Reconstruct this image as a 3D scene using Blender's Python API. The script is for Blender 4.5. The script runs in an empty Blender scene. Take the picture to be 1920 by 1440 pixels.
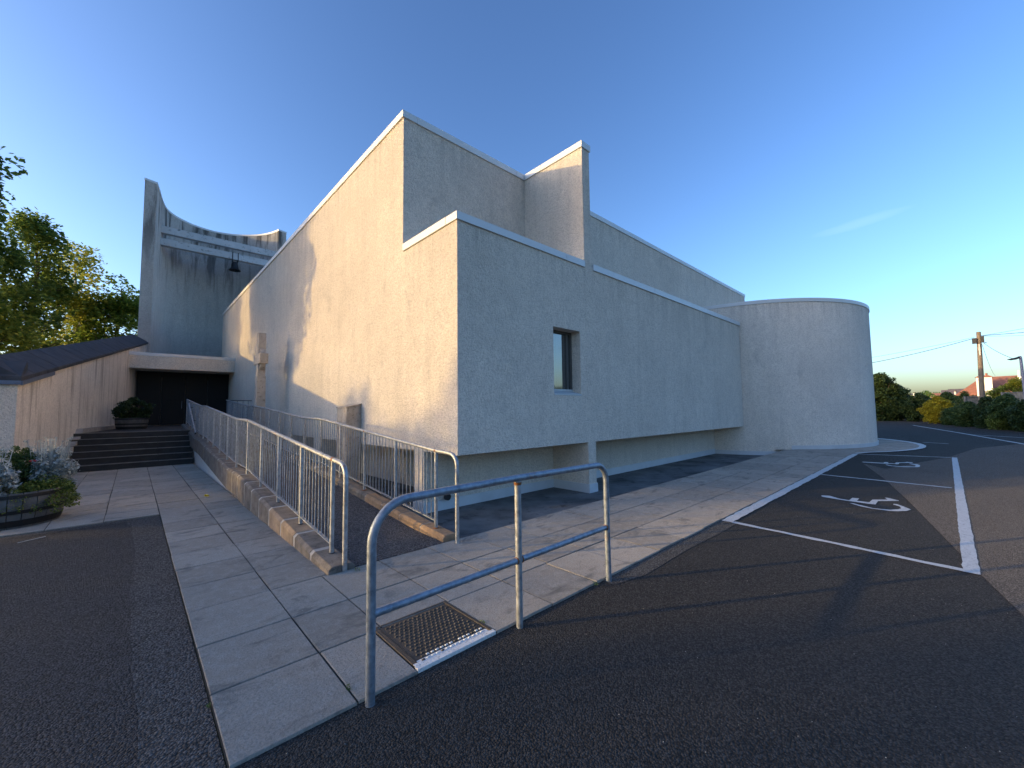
import bpy, bmesh, math, random
from math import sin, cos, pi, radians, hypot, sqrt
from mathutils import Vector, Matrix
from mathutils import noise as mnoise

SC = bpy.context.scene
COL = SC.collection
rnd = random.Random(11)

# ------------------------------------------------------------------ materials
def lin(c): return tuple(c) + (1.0,)

def new_mat(name):
    m = bpy.data.materials.new(name); m.use_nodes = True
    nt = m.node_tree; nt.nodes.clear()
    out = nt.nodes.new('ShaderNodeOutputMaterial')
    bs = nt.nodes.new('ShaderNodeBsdfPrincipled')
    nt.links.new(bs.outputs[0], out.inputs[0])
    return m, nt, bs, out

class NB:
    """small node-building helper"""
    def __init__(s, nt): s.nt = nt; s.N = nt.nodes; s.L = nt.links
    def pos(s, scale=(1, 1, 1)):
        g = s.N.new('ShaderNodeNewGeometry'); mp = s.N.new('ShaderNodeMapping')
        mp.inputs['Scale'].default_value = scale
        s.L.new(g.outputs['Position'], mp.inputs['Vector']); return mp.outputs[0]
    def obj(s, scale=(1, 1, 1)):
        g = s.N.new('ShaderNodeTexCoord'); mp = s.N.new('ShaderNodeMapping')
        mp.inputs['Scale'].default_value = scale
        s.L.new(g.outputs['Object'], mp.inputs['Vector']); return mp.outputs[0]
    def noise(s, vec, scale, detail=4, rough=.55, dist=0):
        n = s.N.new('ShaderNodeTexNoise'); n.inputs['Scale'].default_value = scale
        n.inputs['Detail'].default_value = detail; n.inputs['Roughness'].default_value = rough
        n.inputs['Distortion'].default_value = dist
        s.L.new(vec, n.inputs['Vector']); return n.outputs['Fac']
    def voro(s, vec, scale, feat='F1', rand=1):
        n = s.N.new('ShaderNodeTexVoronoi'); n.feature = feat; n.inputs['Scale'].default_value = scale
        n.inputs['Randomness'].default_value = rand
        s.L.new(vec, n.inputs['Vector']); return n
    def ramp(s, fac, stops):
        r = s.N.new('ShaderNodeValToRGB'); el = r.color_ramp.elements
        while len(el) < len(stops): el.new(.5)
        for e, (p, c) in zip(el, stops):
            e.position = p; e.color = lin(c) if len(c) == 3 else c
        s.L.new(fac, r.inputs[0]); return r.outputs[0]
    def vramp(s, fac, a, b, lo=0, hi=1):
        r = s.N.new('ShaderNodeMapRange'); r.inputs[1].default_value = a; r.inputs[2].default_value = b
        r.inputs[3].default_value = lo; r.inputs[4].default_value = hi
        s.L.new(fac, r.inputs[0]); return r.outputs[0]
    def mix(s, fac, a, b, mode='MIX'):
        m = s.N.new('ShaderNodeMix'); m.data_type = 'RGBA'; m.blend_type = mode
        for sock, v in ((m.inputs[0], fac), (m.inputs[6], a), (m.inputs[7], b)):
            if isinstance(v, (int, float)): sock.default_value = v
            elif isinstance(v, tuple): sock.default_value = lin(v) if len(v) == 3 else v
            else: s.L.new(v, sock)
        return m.outputs[2]
    def math(s, op, a, b=0.0):
        m = s.N.new('ShaderNodeMath'); m.operation = op
        for i, v in enumerate((a, b)):
            if isinstance(v, (int, float)): m.inputs[i].default_value = v
            else: s.L.new(v, m.inputs[i])
        return m.outputs[0]
    def grey(s, v):
        c = s.N.new('ShaderNodeCombineColor')
        for i in range(3): s.L.new(v, c.inputs[i])
        return c.outputs[0]
    def bump(s, bs, h, strength, dist, prev=None):
        b = s.N.new('ShaderNodeBump'); b.inputs['Strength'].default_value = strength
        b.inputs['Distance'].default_value = dist
        s.L.new(h, b.inputs['Height'])
        if prev is not None: s.L.new(prev, b.inputs['Normal'])
        s.L.new(b.outputs[0], bs.inputs['Normal']); return b.outputs[0]
    def island(s):
        g = s.N.new('ShaderNodeNewGeometry'); return g.outputs['Random Per Island']
    def sepz(s):
        g = s.N.new('ShaderNodeNewGeometry'); x = s.N.new('ShaderNodeSeparateXYZ')
        s.L.new(g.outputs['Position'], x.inputs[0]); return x.outputs

def set_(bs, col=None, rough=.8, metal=0, spec=.5):
    if col is not None: bs.inputs['Base Color'].default_value = lin(col)
    bs.inputs['Roughness'].default_value = rough; bs.inputs['Metallic'].default_value = metal
    bs.inputs['Specular IOR Level'].default_value = spec

def mat_harling(name, base, stain=.25, stain_col=(.16, .145, .12), bump=1.0, streak_lo=.5, streak_hi=.72, sx=2.2, zlo=None, zhi=None, fine=44, drips=None):
    m, nt, bs, _ = new_mat(name); b = NB(nt); set_(bs, None, .93, 0, .25); bs.inputs['Diffuse Roughness'].default_value = .7
    p = b.pos()
    big = b.noise(p, .55, 6, .62); mid = b.noise(p, 4.5, 5, .6); fin = b.noise(p, fine, 3, .7)
    c0 = b.mix(b.vramp(big, .3, .7), tuple(x * .86 for x in base), tuple(min(1, x * 1.06) for x in base))
    c1 = b.mix(b.vramp(mid, .35, .68, 0, .5), c0, tuple(x * .80 for x in base))
    c2 = b.mix(b.vramp(fin, .38, .50, .55, 0), c1, tuple(x * .52 for x in base))
    co_ = b.noise(p, fine * .42, 2, .6)
    c2 = b.mix(b.vramp(co_,   .40, .52, .26, 0), c2, tuple(x * .5 for x in base))
    st = b.noise(b.pos((sx, sx, .22)), 1.6, 5, .62, .3)
    f = b.vramp(st, streak_lo, streak_hi, 0, stain)
    if zlo is not None:
        zz = b.sepz()[2]; f = b.math('MULTIPLY', f, b.vramp(zz, zlo, zhi, 0.12, 1))
    c3 = b.mix(f, c2, stain_col)
    if drips:
        zz = b.sepz()[2]; dn = b.noise(b.pos((7, 7, .10)), 1.0, 4, .6); dr_ = None
        for hh in drips:
            k1 = b.math('MULTIPLY', b.vramp(zz, hh - 1.5, hh, 0, 1), b.math('LESS_THAN', zz, hh + .02))
            dr_ = k1 if dr_ is None else b.math('MAXIMUM', dr_, k1)
        c3 = b.mix(b.math('MULTIPLY', b.math('MULTIPLY', dr_, dr_), b.vramp(dn, .48, .70, 0, .28)), c3, (.20, .19, .165))
        c3 = b.mix(b.vramp(b.noise(p, .9, 5, .7, .5), .60, .74, 0, .30), c3, (.30, .29, .27))
    nt.links.new(c3, bs.inputs['Base Color'])
    v = b.voro(p, fine * .9); h = b.math('ADD', b.math('ADD', fin, co_), b.math('MULTIPLY', v.outputs['Distance'], -.5))
    n1 = b.bump(bs, h, .95 * bump, .022)
    b.bump(bs, b.noise(p, 3.2, 3, .5), .25, .05, n1)
    return m

def mat_simple(name, col, rough=.6, metal=0, var=.15, scale=8, bump=.0, bscale=60, spec=.5, dark=None):
    m, nt, bs, _ = new_mat(name); b = NB(nt); set_(bs, None, rough, metal, spec)
    p = b.pos(); n = b.noise(p, scale, 5, .6)
    c = b.mix(b.vramp(n, .3, .7), tuple(x * (1 - var) for x in col), tuple(min(1, x * (1 + var * .6)) for x in col))
    if dark: c = b.mix(b.vramp(b.noise(p, scale * 2.6, 4, .65), .56, .70, 0, .8), c, dark)
    nt.links.new(c, bs.inputs['Base Color'])
    if bump: b.bump(bs, b.noise(p, bscale, 3, .6), bump, .01)
    return m

def mat_asphalt(name, base, speck=(.24, .22, .20), grain=70, warm=None, rough=.86, patch=.35, sheen=.0):
    m, nt, bs, _ = new_mat(name); b = NB(nt); set_(bs, None, rough, 0, .3)
    bs.inputs['Diffuse Roughness'].default_value = 1.0; bs.inputs['Sheen Weight'].default_value = sheen; bs.inputs['Sheen Roughness'].default_value = .55; bs.inputs['Sheen Tint'].default_value = (1, .93, .84, 1)
    p = b.pos(); big = b.noise(p, .45, 5, .6); mid = b.noise(p, 3.0, 5, .6); fin = b.noise(p, grain * .8, 2, .7)
    c = b.mix(b.vramp(big, .35, .66), tuple(x * (1 - patch) for x in base), tuple(x * (1 + patch * .6) for x in base))
    c = b.mix(b.vramp(mid, .4, .7, 0, .35), c, tuple(x * 1.45 for x in base))
    v = b.voro(p, grain * 1.25); ve = v.outputs['Distance']; vc = v.outputs['Color']
    sx = nt.nodes.new('ShaderNodeSeparateColor'); nt.links.new(vc, sx.inputs[0])
    c = b.mix(b.vramp(sx.outputs[0], .30, 1, 0, .95), c, tuple(x * 2.9 for x in base))
    c = b.mix(b.vramp(ve, .45, .80, 0, .8), c, tuple(x * .3 for x in base))
    c = b.mix(b.vramp(fin, .55, .66, 0, .5), c, tuple(x * 2.6 for x in base))
    v2 = b.voro(p, 24); sp = b.vramp(v2.outputs['Distance'], .05, .08, .7, 0)
    pick = b.vramp(b.noise(p, 13, 1, .5), .64, .67, 0, 1)
    c = b.mix(b.math('MULTIPLY', sp, pick), c, speck)
    crk = b.voro(b.pos((1, 1, 1)), .55, 'DISTANCE_TO_EDGE'); cm = b.math('MULTIPLY', b.vramp(crk.outputs['Distance'], .002, .006, .6, 0), b.vramp(b.noise(p, .8, 3, .6), .60, .66))
    c = b.mix(cm, c, (.012, .012, .012))
    nt.links.new(c, bs.inputs['Base Color'])
    h = b.math('SUBTRACT', b.math('MULTIPLY', fin, .5), ve)
    b.bump(bs, h, .9, .022)
    return m

def mat_slab(name, base):
    m, nt, bs, _ = new_mat(name); b = NB(nt); set_(bs, None, .85, 0, .35); bs.inputs['Diffuse Roughness'].default_value = .9
    p = b.pos(); isl = b.island()
    c = b.mix(b.vramp(isl, 0, 1), tuple(x * .76 for x in base), tuple(x * 1.12 for x in base))
    c = b.mix(b.vramp(b.noise(p, .7, 6, .7), .42, .70, 0, .40), c, tuple(x * .55 for x in base))
    c = b.mix(b.vramp(b.noise(p, 12, 6, .75), .47, .66, 0, .5), c, (.40, .385, .35))
    c = b.mix(b.vramp(b.noise(b.pos((1, 1.7, 1)), 2.3, 6, .72, .6), .53, .66, 0, .68), c, (.095, .095, .09))
    c = b.mix(b.vramp(b.noise(p, 80, 2, .6), .38, .5, .45, 0), c, tuple(x * .5 for x in base))
    v = b.voro(p, 17); sp = b.vramp(v.outputs['Distance'], .06, .10, .7, 0)
    c = b.mix(b.math('MULTIPLY', sp, b.vramp(b.noise(p, 11, 1, .5), .62, .66)), c, (.45, .45, .42))
    nt.links.new(c, bs.inputs['Base Color'])
    b.bump(bs, b.noise(p, 45, 4, .75), .7, .014)
    return m

def mat_leaf(name, c1, c2, c3=None, trans=.35, rough=.55):
    m, nt, bs, out = new_mat(name); b = NB(nt); set_(bs, None, rough, 0, .3)
    isl = b.island(); big = b.noise(b.pos(), .8, 4, .6)
    f = b.math('ADD', b.math('MULTIPLY', isl, .55), b.math('MULTIPLY', big, .55))
    c = b.ramp(f, [(.25, c1), (.55, c2), (.85, c3 or c2)])
    nt.links.new(c, bs.inputs['Base Color'])
    tr = nt.nodes.new('ShaderNodeBsdfTranslucent'); nt.links.new(c, tr.inputs[0])
    mx = nt.nodes.new('ShaderNodeMixShader'); mx.inputs[0].default_value = trans
    nt.links.new(bs.outputs[0], mx.inputs[1]); nt.links.new(tr.outputs[0], mx.inputs[2])
    nt.links.new(mx.outputs[0], out.inputs[0])
    return m

def mat_galv(name, base=(.25, .29, .34), rust=.0):
    m, nt, bs, _ = new_mat(name); b = NB(nt); set_(bs, None, .48, .55, .5)
    p = b.pos(); n = b.noise(p, 22, 5, .65); n2 = b.noise(b.pos((1, 1, .35)), 9, 5, .65)
    c = b.mix(b.vramp(n, .32, .68), tuple(x * .66 for x in base), tuple(min(1, x * 1.3) for x in base))
    c = b.mix(b.vramp(n2, .57, .68, 0, .6), c, tuple(x * .4 for x in base))
    c = b.mix(b.vramp(b.noise(p, 3.3, 5, .7), .64, .70, 0, .7), c, (.30, .13, .05))
    nt.links.new(c, bs.inputs['Base Color'])
    r = b.vramp(n, .3, .7, .38, .62); nt.links.new(r, bs.inputs['Roughness'])
    b.bump(bs, n, .12, .004)
    return m

M = {}
M['wall'] = mat_harling('grey_harling', (.87, .785, .675), stain=.12)
M['wall_low'] = mat_harling('grey_harling_lower', (.87, .785, .675), stain=.12, drips=(4.84,))
M['wall_high'] = mat_harling('grey_harling_upper', (.87, .785, .675), stain=.12, drips=(7.70,))
M['wall_round'] = mat_harling('grey_harling_tower', (.94, .865, .765), stain=.10, drips=(5.66,))
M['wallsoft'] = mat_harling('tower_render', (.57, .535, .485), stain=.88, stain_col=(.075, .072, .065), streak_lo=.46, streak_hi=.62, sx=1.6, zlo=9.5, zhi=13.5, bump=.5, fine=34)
M['wallwing'] = mat_harling('stained_render', (.86, .78, .68), stain=.62, stain_col=(.26, .215, .16), streak_lo=.50, streak_hi=.66, sx=3.0, bump=.7)
M['plinth'] = mat_simple('painted_plinth', (.62, .63, .63), .6, 0, .08, 3, .2)
M['coping'] = mat_simple('white_metal_coping', (.62, .63, .62), .45, 0, .05, 2)
M['beam'] = mat_simple('peeling_white_beam', (.50, .50, .49), .8, 0, .15, 1.6, .3, 40, dark=(.10, .10, .095))
M['door'] = mat_simple('black_door', (.003, .003, .003), .7, 0, .2, 5)
M['frame'] = mat_simple('window_frame', (.11, .105, .095), .5)
M['sill'] = mat_simple('painted_sill', (.55, .56, .55), .55, 0, .08)
M['slab'] = mat_slab('paving_slab', (.335, .30, .255))
M['joint'] = mat_simple('joint_dirt', (.035, .033, .028), .95, 0, .3, 14)
M['concrete'] = mat_simple('old_concrete', (.42, .375, .32), .9, 0, .25, 7, .6, 70, dark=(.09, .078, .06))
M['kerbstone'] = mat_simple('weathered_kerbstone', (.165, .145, .125), .92, 0, .5, 7, .9, 60, dark=(.06, .055, .045))
M['kerbstone2'] = mat_simple('brown_kerbstone', (.25, .19, .135), .92, 0, .35, 5, .8, 60, dark=(.09, .075, .06))
M['kerbrust'] = mat_simple('rusty_kerbstone', (.30, .20, .12), .92, 0, .35, 6, .8, 60, dark=(.13, .10, .07))
M['mortar'] = mat_simple('kerb_mortar', (.36, .345, .32), .92, 0, .2, 6, .5, 60)
M['steps'] = mat_simple('dark_stone_step', (.034, .033, .032), .85, 0, .3, 5, .4, 50)
M['nosing'] = mat_simple('worn_step_edge', (.20, .195, .185), .85, 0, .3, 5, .4, 50)
M['roofstone'] = mat_simple('dark_coping_stone', (.055, .057, .064), .85, 0, .35, 3, .5, 40, dark=(.035, .035, .037))
M['joint2'] = mat_simple('pale_coping_joint', (.34, .33, .31), .9, 0, .3, 8)
M['flash'] = mat_simple('blue_grey_flashing', (.13, .16, .22), .5, .2, .2, 6)
M['asphalt'] = mat_asphalt('new_asphalt', (.0285, .0275, .0265))
M['asphalt_old'] = mat_asphalt('old_asphalt', (.105, .094, .083), grain=85, patch=.25)
M['asphalt_left'] = mat_asphalt('side_asphalt', (.040, .040, .041), grain=70, patch=.2)
M['asphalt_patch'] = mat_asphalt('patch_asphalt', (.058, .057, .056), grain=60)
M['ramp'] = mat_asphalt('ramp_asphalt', (.075, .068, .066), grain=52, speck=(.40, .37, .34))
M['well'] = mat_simple('mossy_concrete', (.14, .14, .135), .9, 0, .6, 1.3, .6, 40, dark=(.018, .019, .020))
M['paint'] = mat_simple('white_road_paint', (.55, .555, .545), .7, 0, .12, 14, .5, 60, dark=(.13, .13, .13))
M['galv'] = mat_galv('galvanised_steel')
M['galvp'] = mat_galv('galvanised_post', (.34, .36, .38))
M['rust'] = mat_simple('rust', (.24, .095, .035), .9, 0, .4, 20)
M['iron'] = mat_simple('cast_iron', (.075, .063, .052), .62, .25, .3, 14, .3, 60, dark=(.04, .036, .032))
M['flakepaint'] = mat_simple('flaking_white_paint', (.68, .68, .66), .7, 0, .1, 30, .3, 60, dark=(.12, .10, .08))
M['bell'] = mat_simple('dark_bronze', (.022, .022, .022), .5, .5, .3, 6)
M['wood'] = mat_simple('weathered_pole_wood', (.20, .155, .115), .9, 0, .3, 3, .3)
M['fence'] = mat_simple('grey_fence_wood', (.20, .185, .165), .9, 0, .3, 3, .3)
M['barrel'] = mat_simple('grey_oak', (.115, .11, .105), .8, 0, .35, 7, .5, 50)
M['hoop'] = mat_simple('barrel_hoop_iron', (.018, .017, .017), .6, .3, .2)
M['soil'] = mat_simple('soil', (.035, .026, .018), .95, 0, .4, 9, .6)
M['ground'] = mat_simple('grass_ground', (.045, .055, .022), .95, 0, .45, .6, .6)
M['black'] = mat_simple('black_plastic', (.02, .02, .022), .5)
M['lamp'] = mat_simple('lamp_post_paint', (.22, .22, .28), .5, .2)
M['wire'] = mat_simple('cable', (.035, .035, .037), .7)
M['stone'] = mat_simple('cross_sandstone', (.46, .41, .35), .9, 0, .22, 5, .5, 60, dark=(.17, .15, .125))
M['cream'] = mat_simple('cream_render', (.86, .84, .74), .85, 0, .05, 1)
M['tile'] = mat_simple('red_roof_tile', (.28, .12, .08), .85, 0, .2, 2.5, .4, 9)
M['roofgrey'] = mat_simple('grey_roof', (.13, .11, .11), .85, 0, .2, 2)
M['bark'] = mat_simple('bark', (.13, .10, .075), .9, 0, .35, 6, .6, 30)
M['birchbark'] = mat_simple('birch_bark', (.38, .36, .32), .85, 0, .2, 5, .4, 30, dark=(.06, .05, .045))
M['leafA'] = mat_leaf('leaf_mid_green', (.07, .14, .03), (.17, .27, .05), (.32, .42, .09), .6)
M['leafB'] = mat_leaf('leaf_birch', (.065, .13, .034), (.155, .235, .055), (.30, .38, .09), .6)
M['leafY'] = mat_leaf('leaf_yellow_green', (.14, .20, .035), (.30, .35, .06), (.54, .50, .10), .65)
M['leafD'] = mat_leaf('leaf_dark_evergreen', (.022, .046, .018), (.048, .085, .028), (.09, .125, .04), .25)
M['leafG'] = mat_leaf('leaf_shrub', (.03, .065, .024), (.07, .125, .04), (.15, .20, .06), .35)
M['leafGold'] = mat_leaf('leaf_golden', (.26, .22, .02), (.46, .38, .03), (.62, .52, .05), .3)
M['leafLime'] = mat_leaf('leaf_lime', (.07, .11, .022), (.16, .21, .04), (.30, .33, .08), .3)
M['leafSilver'] = mat_leaf('leaf_silver', (.26, .30, .29), (.42, .46, .44), (.62, .64, .60), .15, .8)
M['flower'] = mat_simple('red_flower', (.45, .03, .02), .6)
M['leafYel'] = mat_simple('fallen_yellow_flower', (.75, .62, .03), .6)
M['litter'] = mat_simple('pale_grit', (.60, .58, .54), .8)

def glass_mat():
    m, nt, bs, _ = new_mat('dark_window_glass'); b = NB(nt)
    set_(bs, (.055, .06, .06), .05, 0, .8)
    bs.inputs['IOR'].default_value = 1.9
    b.bump(bs, b.noise(b.pos(), 1.6, 2, .5), .03, .05)
    return m
M['glass'] = glass_mat()

# ------------------------------------------------------------------ geometry helpers
class MB:
    def __init__(s): s.v = []; s.f = []; s.mi = []
    def add(s, vs, fs, mi=0):
        o = len(s.v); s.v += [tuple(v) for v in vs]; s.f += [tuple(i + o for i in f) for f in fs]; s.mi += [mi] * len(fs); return s
    def box(s, x0, x1, y0, y1, z0, z1, mi=0):
        v = [(x0, y0, z0), (x1, y0, z0), (x1, y1, z0), (x0, y1, z0), (x0, y0, z1), (x1, y0, z1), (x1, y1, z1), (x0, y1, z1)]
        return s.add(v, [(0, 3, 2, 1), (4, 5, 6, 7), (0, 1, 5, 4), (1, 2, 6, 5), (2, 3, 7, 6), (3, 0, 4, 7)], mi)
    def prism(s, pts, z0, z1, mi=0):
        """vertical prism over a CCW polygon; z may be lists"""
        n = len(pts)
        zz0 = z0 if isinstance(z0, (list, tuple)) else [z0] * n; zz1 = z1 if isinstance(z1, (list, tuple)) else [z1] * n
        v = [(p[0], p[1], a) for p, a in zip(pts, zz0)] + [(p[0], p[1], a) for p, a in zip(pts, zz1)]
        f = [tuple(range(n))[::-1], tuple(range(n, 2 * n))] + [(i, (i + 1) % n, n + (i + 1) % n, n + i) for i in range(n)]
        return s.add(v, f, mi)
    def sweep(s, secs, mi=0, caps=True):
        """list of rings (same vertex count) joined"""
        n = len(secs[0]); v = [p for r in secs for p in r]; f = []
        for k in range(len(secs) - 1):
            for i in range(n):
                j = (i + 1) % n; f.append((k * n + i, k * n + j, (k + 1) * n + j, (k + 1) * n + i))
        if caps: f.append(tuple(range(n))[::-1]); f.append(tuple(range((len(secs) - 1) * n, len(secs) * n)))
        return s.add(v, f, mi)
    def tube(s, pts, r, seg=12, mi=0, caps=True):
        pts = [Vector(p) for p in pts]; rs = r if isinstance(r, (list, tuple)) else [r] * len(pts)
        rings = []; up = None
        for i, p in enumerate(pts):
            t = (pts[min(i + 1, len(pts) - 1)] - pts[max(i - 1, 0)]).normalized()
            if up is None:
                up = Vector((0, 0, 1)) if abs(t.z) < .9 else Vector((1, 0, 0))
            a = t.cross(up)
            if a.length < 1e-4: a = t.cross(Vector((0, 1, 0)))
            a.normalize(); b_ = a.cross(t).normalized(); up = b_
            rings.append([tuple(p + a * cos(2 * pi * k / seg) * rs[i] + b_ * sin(2 * pi * k / seg) * rs[i]) for k in range(seg)])
        return s.sweep(rings, mi, caps)
    def sheet(s, pts, z, mi=0):
        return s.add([(x, y, z) for x, y in pts], [tuple(range(len(pts)))], mi)
    def lathe(s, prof, cx, cy, seg=40, mi=0, a0=0, a1=2 * pi):
        full = abs(a1 - a0 - 2 * pi) < 1e-6; n = seg if full else seg + 1
        v = []; f = []
        for r, z in prof:
            for k in range(n):
                a = a0 + (a1 - a0) * k / seg; v.append((cx + r * cos(a), cy + r * sin(a), z))
        for i in range(len(prof) - 1):
            for k in range(seg):
                j = (k + 1) % n; f.append((i * n + k, i * n + j, (i + 1) * n + j, (i + 1) * n + k))
        return s.add(v, f, mi)

def fixn(me):
    bm = bmesh.new(); bm.from_mesh(me); bmesh.ops.recalc_face_normals(bm, faces=bm.faces); bm.to_mesh(me); bm.free()

def build(name, mb, mats, parent=None, smooth=False, recalc=True, bevel=0, origin=None):
    me = bpy.data.meshes.new(name)
    if parent is not None: off = parent.matrix_world.translation if parent.parent is None else WORLD[parent.name]
    else: off = Vector(origin or (0, 0, 0))
    off = Vector(off)
    me.from_pydata([(x - off.x, y - off.y, z - off.z) for x, y, z in mb.v], [], mb.f)
    for m in (mats if isinstance(mats, (list, tuple)) else [mats]): me.materials.append(m)
    if len(me.materials) > 1: me.polygons.foreach_set('material_index', mb.mi)
    if recalc: fixn(me)
    me.polygons.foreach_set('use_smooth', [smooth] * len(me.polygons))
    me.update()
    o = bpy.data.objects.new(name, me); COL.objects.link(o)
    if parent is not None: o.parent = parent; WORLD[o.name] = off
    else: o.location = off; WORLD[o.name] = off
    if bevel:
        bv = o.modifiers.new('bevel', 'BEVEL'); bv.width = bevel; bv.segments = 2; bv.limit_method = 'ANGLE'
    if smooth == 'auto' : pass
    return o
WORLD = {}

def smooth_angle(o, deg=35):
    me = o.data; me.polygons.foreach_set('use_smooth', [True] * len(me.polygons))
    bm = bmesh.new(); bm.from_mesh(me)
    for e in bm.edges:
        if len(e.link_faces) == 2 and e.calc_face_angle(0) > radians(deg): e.smooth = False
    bm.to_mesh(me); bm.free(); return o

def tag(o, label=None, cat=None, group=None, kind=None):
    if label: o['label'] = label
    if cat: o['category'] = cat
    if group: o['group'] = group
    if kind: o['kind'] = kind
    return o

def thing(name, loc, label, cat, group=None):
    o = bpy.data.objects.new(name, None); COL.objects.link(o); o.location = loc
    o.empty_display_size = .3
    o.matrix_world = Matrix.Translation(Vector(loc))
    WORLD[o.name] = Vector(loc)
    return tag(o, label, cat, group)

def struct(name, mb, m, **k):
    return tag(build(name, mb, m, **k), kind='structure')

def arc(c, r, a0, a1, n=8):
    return [(c[0] + r * cos(a0 + (a1 - a0) * i / n), c[1] + r * sin(a0 + (a1 - a0) * i / n)) for i in range(n + 1)]

def lerp(tab, t):
    if t <= tab[0][0]: return tab[0][1]
    for (a, va), (b, vb) in zip(tab, tab[1:]):
        if t <= b: return va + (vb - va) * (t - a) / (b - a)
    return tab[-1][1]

# ------------------------------------------------------------------ camera
cam = bpy.data.cameras.new('camera'); co = bpy.data.objects.new('camera', cam); COL.objects.link(co)
cam.sensor_fit = 'HORIZONTAL'; cam.sensor_width = 36; cam.lens = 36 * 761.49 / 1920; cam.clip_end = 3000; cam.clip_start = .05
Rr = Vector((.73196092, -.68124283, -.01189221)); Uu = Vector((-.03531925, -.0553677, .99784115)); Ff = Vector((.68043058, .7299607, .06458798))
mt = Matrix(((Rr.x, Uu.x, -Ff.x, 0), (Rr.y, Uu.y, -Ff.y, 0), (Rr.z, Uu.z, -Ff.z, 1.6), (0, 0, 0, 1)))
co.matrix_world = mt
SC.camera = co

# ------------------------------------------------------------------ light
SUN = Vector((-1, .61, .186)).normalized()          # towards the sun
el = math.asin(SUN.z); az = math.atan2(SUN.x, SUN.y)   # azimuth clockwise from +Y
sl = bpy.data.lights.new('sun', 'SUN'); so = bpy.data.objects.new('sun', sl); COL.objects.link(so)
sl.energy = 2.0; sl.angle = radians(.5); sl.color = (.94, .63, .225)
so.rotation_euler = (-SUN).to_track_quat('-Z', 'Y').to_euler(); so.location = (-20, 12, 8)
w = bpy.data.worlds.new('World'); SC.world = w; w.use_nodes = True
nt = w.node_tree; nt.nodes.clear(); b = NB(nt)
wo = nt.nodes.new('ShaderNodeOutputWorld'); bg = nt.nodes.new('ShaderNodeBackground'); sky = nt.nodes.new('ShaderNodeTexSky')
sky.sky_type = 'NISHITA'; sky.sun_disc = False; sky.sun_elevation = el; sky.sun_rotation = az
sky.altitude = 20; sky.air_density = 1.0; sky.dust_density = 2.0; sky.ozone_density = 3.1
tc = nt.nodes.new('ShaderNodeTexCoord')
# a faint streak of high cirrus low in the sky over the car park
def wdot(v):
    d = nt.nodes.new('ShaderNodeVectorMath'); d.operation = 'DOT_PRODUCT'
    nt.links.new(tc.outputs['Generated'], d.inputs[0]); d.inputs[1].default_value = v; return d.outputs['Value']
cd = Vector((.985, .095, .345)).normalized()
e1 = Vector((0.10, -1, .10)); e1 = (e1 - cd * e1.dot(cd)).normalized(); e2 = cd.cross(e1)
e1 = (e1 + e2 * .0).normalized()
nmap = nt.nodes.new('ShaderNodeMapping'); nmap.inputs['Scale'].default_value = (3, 3, 30); nt.links.new(tc.outputs['Generated'], nmap.inputs[0])
nn = b.noise(nmap.outputs[0], 2.2, 5, .6, .5)
u = b.math('DIVIDE', wdot(e1), .075); vv = b.math('DIVIDE', b.math('ADD', wdot(e2), b.math('MULTIPLY', b.math('SUBTRACT', nn, .5), .02)), .009)
rr = b.math('ADD', b.math('MULTIPLY', u, u), b.math('MULTIPLY', vv, vv))
cl = b.math('MULTIPLY', b.vramp(rr, 0, 1, 1, 0), b.vramp(wdot(cd), .5, .6, 0, 1))
cl = b.math('MULTIPLY', cl, .02)
gm = nt.nodes.new('ShaderNodeGamma'); gm.inputs[1].default_value = 1.25; nt.links.new(sky.outputs[0], gm.inputs[0])
tint = b.mix(1.0, gm.outputs[0], (1.0, .935, .985), 'MULTIPLY')
skc = b.mix(cl, tint, (9, 9.6, 10.5))
nt.links.new(skc, bg.inputs[0]); bg.inputs[1].default_value = .15
nt.links.new(bg.outputs[0], wo.inputs[0])

SC.render.engine = 'CYCLES'
SC.view_settings.view_transform = 'Standard'; SC.view_settings.look = 'None'
SC.view_settings.exposure = 1.30; SC.view_settings.gamma = 1

# ------------------------------------------------------------------ ground, asphalt, paving
GZ = -.03
g = MB()
B_ = 900
hx0, hx1, hy0, hy1 = 1.52, 17.95, 4.31, 37
for x0, x1, y0, y1 in ((-B_, B_, -B_, hy0), (-B_, hx0, hy0, hy1), (hx1, B_, hy0, hy1), (-B_, B_, hy1, B_)):
    g.sheet([(x0, y0), (x1, y0), (x1, y1), (x0, y1)], GZ)
struct('ground', g, M['ground'])
# hedge-side edge of the car park
hedge_edge = [(36.2, -2.8), (38.7, -2.35), (42.3, -1.42), (49.3, .06), (59.7, 3.1), (61, 5.3), (64, 14), (60, 32), (40, 44)]
a = MB()
a.sheet([(-1.2, -30), (30, -30), (33.5, -8), (36.2, -2.8), (38.7, -2.35), (42.3, -1.42), (49.3, .06), (59.7, 3.1), (61, 5.3), (18, 5.3), (18, 2.33), (.37, 2.33)], -.02)
a.sheet([(18, 5.3), (61, 5.3), (64, 14), (60, 32), (40, 44), (28, 30), (18, 30)], -.02)
struct('car_park', a, M['asphalt'])
# older, paler tarmac beyond a cut seam
a = MB()
a.sheet([(5.05, -.3), (5.96, -.12), (9.81, .58), (12.4, 1.10), (15.12, 1.74), (14.2, 1.2), (18.6, .1), (23, -.6), (30, -3.2), (34, -6.5), (30, -29), (-1, -29), (1.5, -6), (3.4, -.8)], -.016)
struct('old_tarmac', a, M['asphalt_old'])
a = MB()
a.sheet([(-22, -30), (-1.2, -30), (.37, 2.33), (.37, 8.745), (-22, 8.745)], -.0205)
struct('side_asphalt', a, M['asphalt_left'])
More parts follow.
